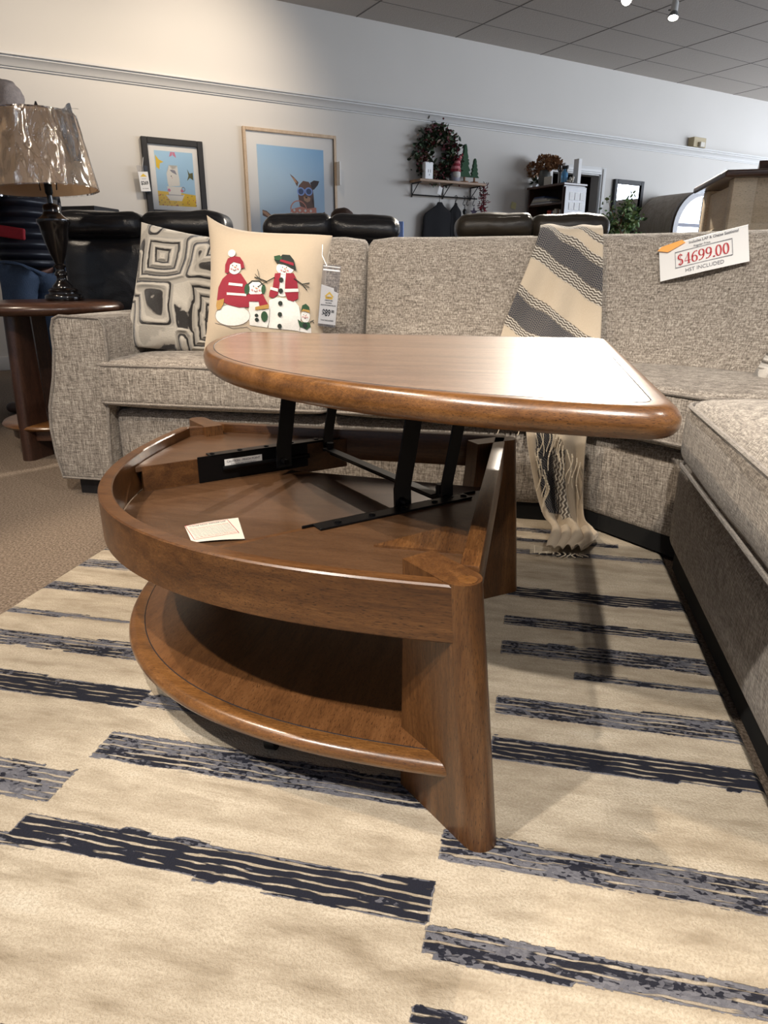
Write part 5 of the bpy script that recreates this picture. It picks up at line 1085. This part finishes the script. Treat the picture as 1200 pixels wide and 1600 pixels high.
for k in range(1300):
    a_,m_,e=random.choice(ends); u=random.uniform(.3,1); p=(m_.lerp(e,(u-.5)*2) if u>.5 else a_.lerp(m_,u*2)); P.append(p+Vector((random.gauss(0,.035),random.gauss(0,.035),random.gauss(0,.04))))
b=MB(); leafcloud(b,P,.06,4); b.build('leaves',['leaf_green','leaf_bright','leaf_bright','leaf_pale'],t,smooth=0,weld=False,norm=False)
# arched cabinet
A0,A1,AN0,AN1=8.02,9.15,6.30,6.92; AR=(A1-A0)/2; AC=(A0+A1)/2; AZ=1.38; AH=.46
t=thing('arched_cabinet','grey wooden arch-topped cabinet with mirrored arched door by the back wall','cabinet',W(AC,6.6,0))
def archp(r,h,n=24): return [(AC+r*cos(PI*k/n),AZ+h*sin(PI*k/n)) for k in range(n+1)]
b=MB(); o_=archp(AR,AH); Mx=RW@Matrix(((1,0,0,0),(0,0,1,0),(0,1,0,0),(0,0,0,1))); b.prism([(A1,.02)]+o_+[(A0,.02)],AN0+.02,AN1,.0,M=Mx); b.build('body','grey_wood',t,smooth=30)
b=MB(); wbox(b,A0-.012,A0,AN0+.06,AN0+.10,.1,1.32); wbox(b,A0-.012,A0,AN1-.08,AN1-.04,.1,1.32); wbox(b,A0-.012,A0,AN0+.06,AN1-.04,1.30,1.34); wbox(b,A0-.012,A0,AN0+.06,AN1-.04,.1,.16); b.build('side_panel_frame','grey_wood',t)
b=MB(); n_=24; vs=[];fs=[]; oo=[(A0-.01,.02)]+archp(AR+.012,AH+.012)[::-1]+[(A1+.01,.02)]; ii=[(A0+.075,.10)]+archp(AR-.075,AH-.06)[::-1]+[(A1-.075,.10)]
K=len(oo)
for q,(P_,nv_) in enumerate(((oo,AN0-.02),(ii,AN0-.02),(ii,AN0+.02),(oo,AN0+.03))): vs+=[Vector((x,nv_,z)) for x,z in P_]
for q in range(3):
    for k in range(K-1): fs.append((q*K+k,q*K+k+1,(q+1)*K+k+1,(q+1)*K+k))
b.poly(vs,fs,M=RW); b.build('arch_frame',plain('pale_grey_paint',(.42,.41,.42),.5),t,smooth=40)
b=MB(); b.prism([(A1-.07,.12)]+archp(AR-.07,AH-.055)+[(A0+.07,.12)],AN0+.004,AN0+.012,M=Mx); b.build('mirror_pane','mirror',t,smooth=30)
b=MB(); wbox(b,AC-.02,AC+.02,AN0-.012,AN0+.004,.12,AZ+AH-.07,.003); wbox(b,A0+.07,A1-.07,AN0-.012,AN0+.004,1.40,1.44,.003); wbox(b,A0+.07,A1-.07,AN0-.012,AN0+.004,.75,.79,.003); b.build('reflected_window_bars','p_grey',t)  # bars laid on the mirror to stand for a reflected window's muntins
# emergency light on picture rail
t=thing('emergency_light','small beige emergency light box mounted above the picture rail','light',W(9.12,6.93,2.47)); b=MB(); wbox(b,9.0,9.26,6.90,6.995,2.478,2.60,.004); b.build('housing',plain('beige_plastic',(.42,.34,.2),.5),t)
b=MB(); wbox(b,9.10,9.19,6.86,6.90,2.48,2.54,.004); b.build('lens','paper_warm',t)
# ============================================================ TRACK LIGHTS
m=NT('spot_lens'); em=m.t.nodes.new('ShaderNodeEmission'); em.inputs[0].default_value=(1,.93,.82,1); em.inputs[1].default_value=22; m.t.links.new(em.outputs[0],m.out.inputs[0]); MT['lens']=m.m
MT['fixture']=plain('white_fixture',(.6,.6,.58),.4); MT['fixture_grey']=plain('grey_fixture_ring',(.16,.17,.17),.5)
tk=thing('lighting_track','white ceiling lighting track carrying the two spotlights','lighting track',W(5.6,4.9,3.18)); b=MB(); wbox(b,5.1,6.1,4.885,4.915,3.19,CH,.002); b.build('rail','fixture',tk)
def spotfix(s,n,aim,lab,e,pz):
    p=W(s,n,pz); t=thing('track_spotlight',lab,'spotlight',p,'ceiling track spotlights'); d=(Vector(aim)-p).normalized(); q=d.to_track_quat('-Z','Y').to_matrix().to_4x4(); M=T(p)@q
    b=MB(); b.tube([W(s,n,3.19),p],.008,8); b.lathe([(0,.06),(.02,.06),(.03,.04),(.03,-.04),(.032,-.05)],(0,0,0),20,M=M,cap=False); b.build('body','fixture',t,smooth=40)
    b=MB(); b.lathe([(.032,-.05),(.045,-.085),(.047,-.10),(.042,-.10)],(0,0,0),24,M=M,cap=False); b.tube([M@Vector((.03,0,-.02)),M@Vector((.05,0,-.02))],.006,8); b.build('ring','fixture_grey',t,smooth=40)
    b=MB(); b.lathe([(0,-.094),(.041,-.094)],(0,0,0),24,M=M,cap=False); b.build('lens','lens',t)
    return M@Vector((0,0,-.12)),q
HD=[(spotfix(5.28,4.90,(-.3,1.6,.5),'bright ceiling track spotlight tilted towards the viewer',1,3.03),1300),(spotfix(5.86,4.88,(.8,6.4,0),'ceiling track spotlight pointing down at the right',1,3.05),200)]
def light(kind,name,loc,aim,power,color,size=.1,spot=60,blend=.5,sy=None):
    l=bpy.data.lights.new(name,kind); l.energy=power; l.color=color
    if kind=='SPOT': l.spot_size=rad(spot); l.spot_blend=blend; l.shadow_soft_size=size
    if kind=='AREA': l.size=size; l.shape='RECTANGLE'; l.size_y=sy or size
    o=bpy.data.objects.new(name,l); COL.objects.link(o); o.location=loc; o.rotation_euler=(Vector(aim)-Vector(loc)).to_track_quat('-Z','Y').to_euler(); return o
for k,((p,q),pw) in enumerate(HD):
    l=bpy.data.lights.new('track_lamp','SPOT'); l.energy=pw; l.color=(1,.9,.76); l.spot_size=rad(50); l.spot_blend=.6; l.shadow_soft_size=.05; o=bpy.data.objects.new('track_lamp',l); COL.objects.link(o); o.location=p; o.rotation_euler=q.to_euler()
WARM=(1,.84,.66); NEU=(1,.93,.84); COOL=(.80,.88,1)
light('SPOT','ceiling_spot_a',(-1.9,.8,3.1),(-.5,1.35,.3),190,WARM,.035,50,.4)
light('SPOT','ceiling_spot_b',(.05,-.9,3.1),(-.1,1.3,.2),310,NEU,.035,62,.5)
light('SPOT','ceiling_spot_c',(1.5,.4,3.1),(.0,2.3,.5),90,NEU,.05,62,.5)
light('SPOT','ceiling_spot_d',(-2.9,1.5,3.1),(-1.6,2.5,.4),110,WARM,.05,55,.5)
light('SPOT','ceiling_spot_e',(-1.2,-.2,3.1),(-1.0,2.6,.7),110,WARM,.05,50,.6)
light('SPOT','wall_washer_a',tuple(W(2.3,5.5,3.12)),tuple(W(2.1,7,2.3)),85,WARM,.08,100,1.)
light('SPOT','wall_washer_b',tuple(W(.6,5.4,3.12)),tuple(W(.9,7,2.1)),60,WARM,.08,100,1.)
light('AREA','storefront_daylight',(5.5,-1.5,1.6),(0.5,3.0,1.0),20,COOL,4,sy=2.4)
light('AREA','front_window_daylight',tuple(W(12.5,-1.0,2.3)),tuple(W(6.5,7,2.3)),420,COOL,6,sy=2.2)
light('SPOT','added_sofa_fill',(-1.5,-.6,3.1),(.6,1.1,.2),240,NEU,.04,48,.5)  # added fill, not a ceiling fixture; brightens the right sofa section
light('SPOT','ceiling_spot_g',(-4.2,6.0,3.1),(-1.9,2.5,0),420,WARM,.035,34,.4)
light('AREA','side_window_daylight',tuple(W(12.6,4.2,1.5)),tuple(W(4,4.6,1.6)),120,COOL,4.2,sy=2.4)
w=bpy.data.worlds.new('World'); SC.world=w; w.use_nodes=True; w.node_tree.nodes['Background'].inputs[0].default_value=(.72,.82,1,1); w.node_tree.nodes['Background'].inputs[1].default_value=.26
# ============================================================ CAMERA
cam=bpy.data.cameras.new('camera'); cam.sensor_fit='VERTICAL'; cam.sensor_height=36; cam.lens=36*1060/1600; cam.clip_start=.02
co=bpy.data.objects.new('camera',cam); COL.objects.link(co); co.location=(0,0,.80); co.rotation_euler=(PI/2-math.atan(370/1060),0,rad(12.1)); SC.camera=co
SC.view_settings.view_transform='Standard'; SC.view_settings.look='None'; SC.view_settings.gamma=1; SC.view_settings.exposure=.45; SC.view_settings.use_curve_mapping=False
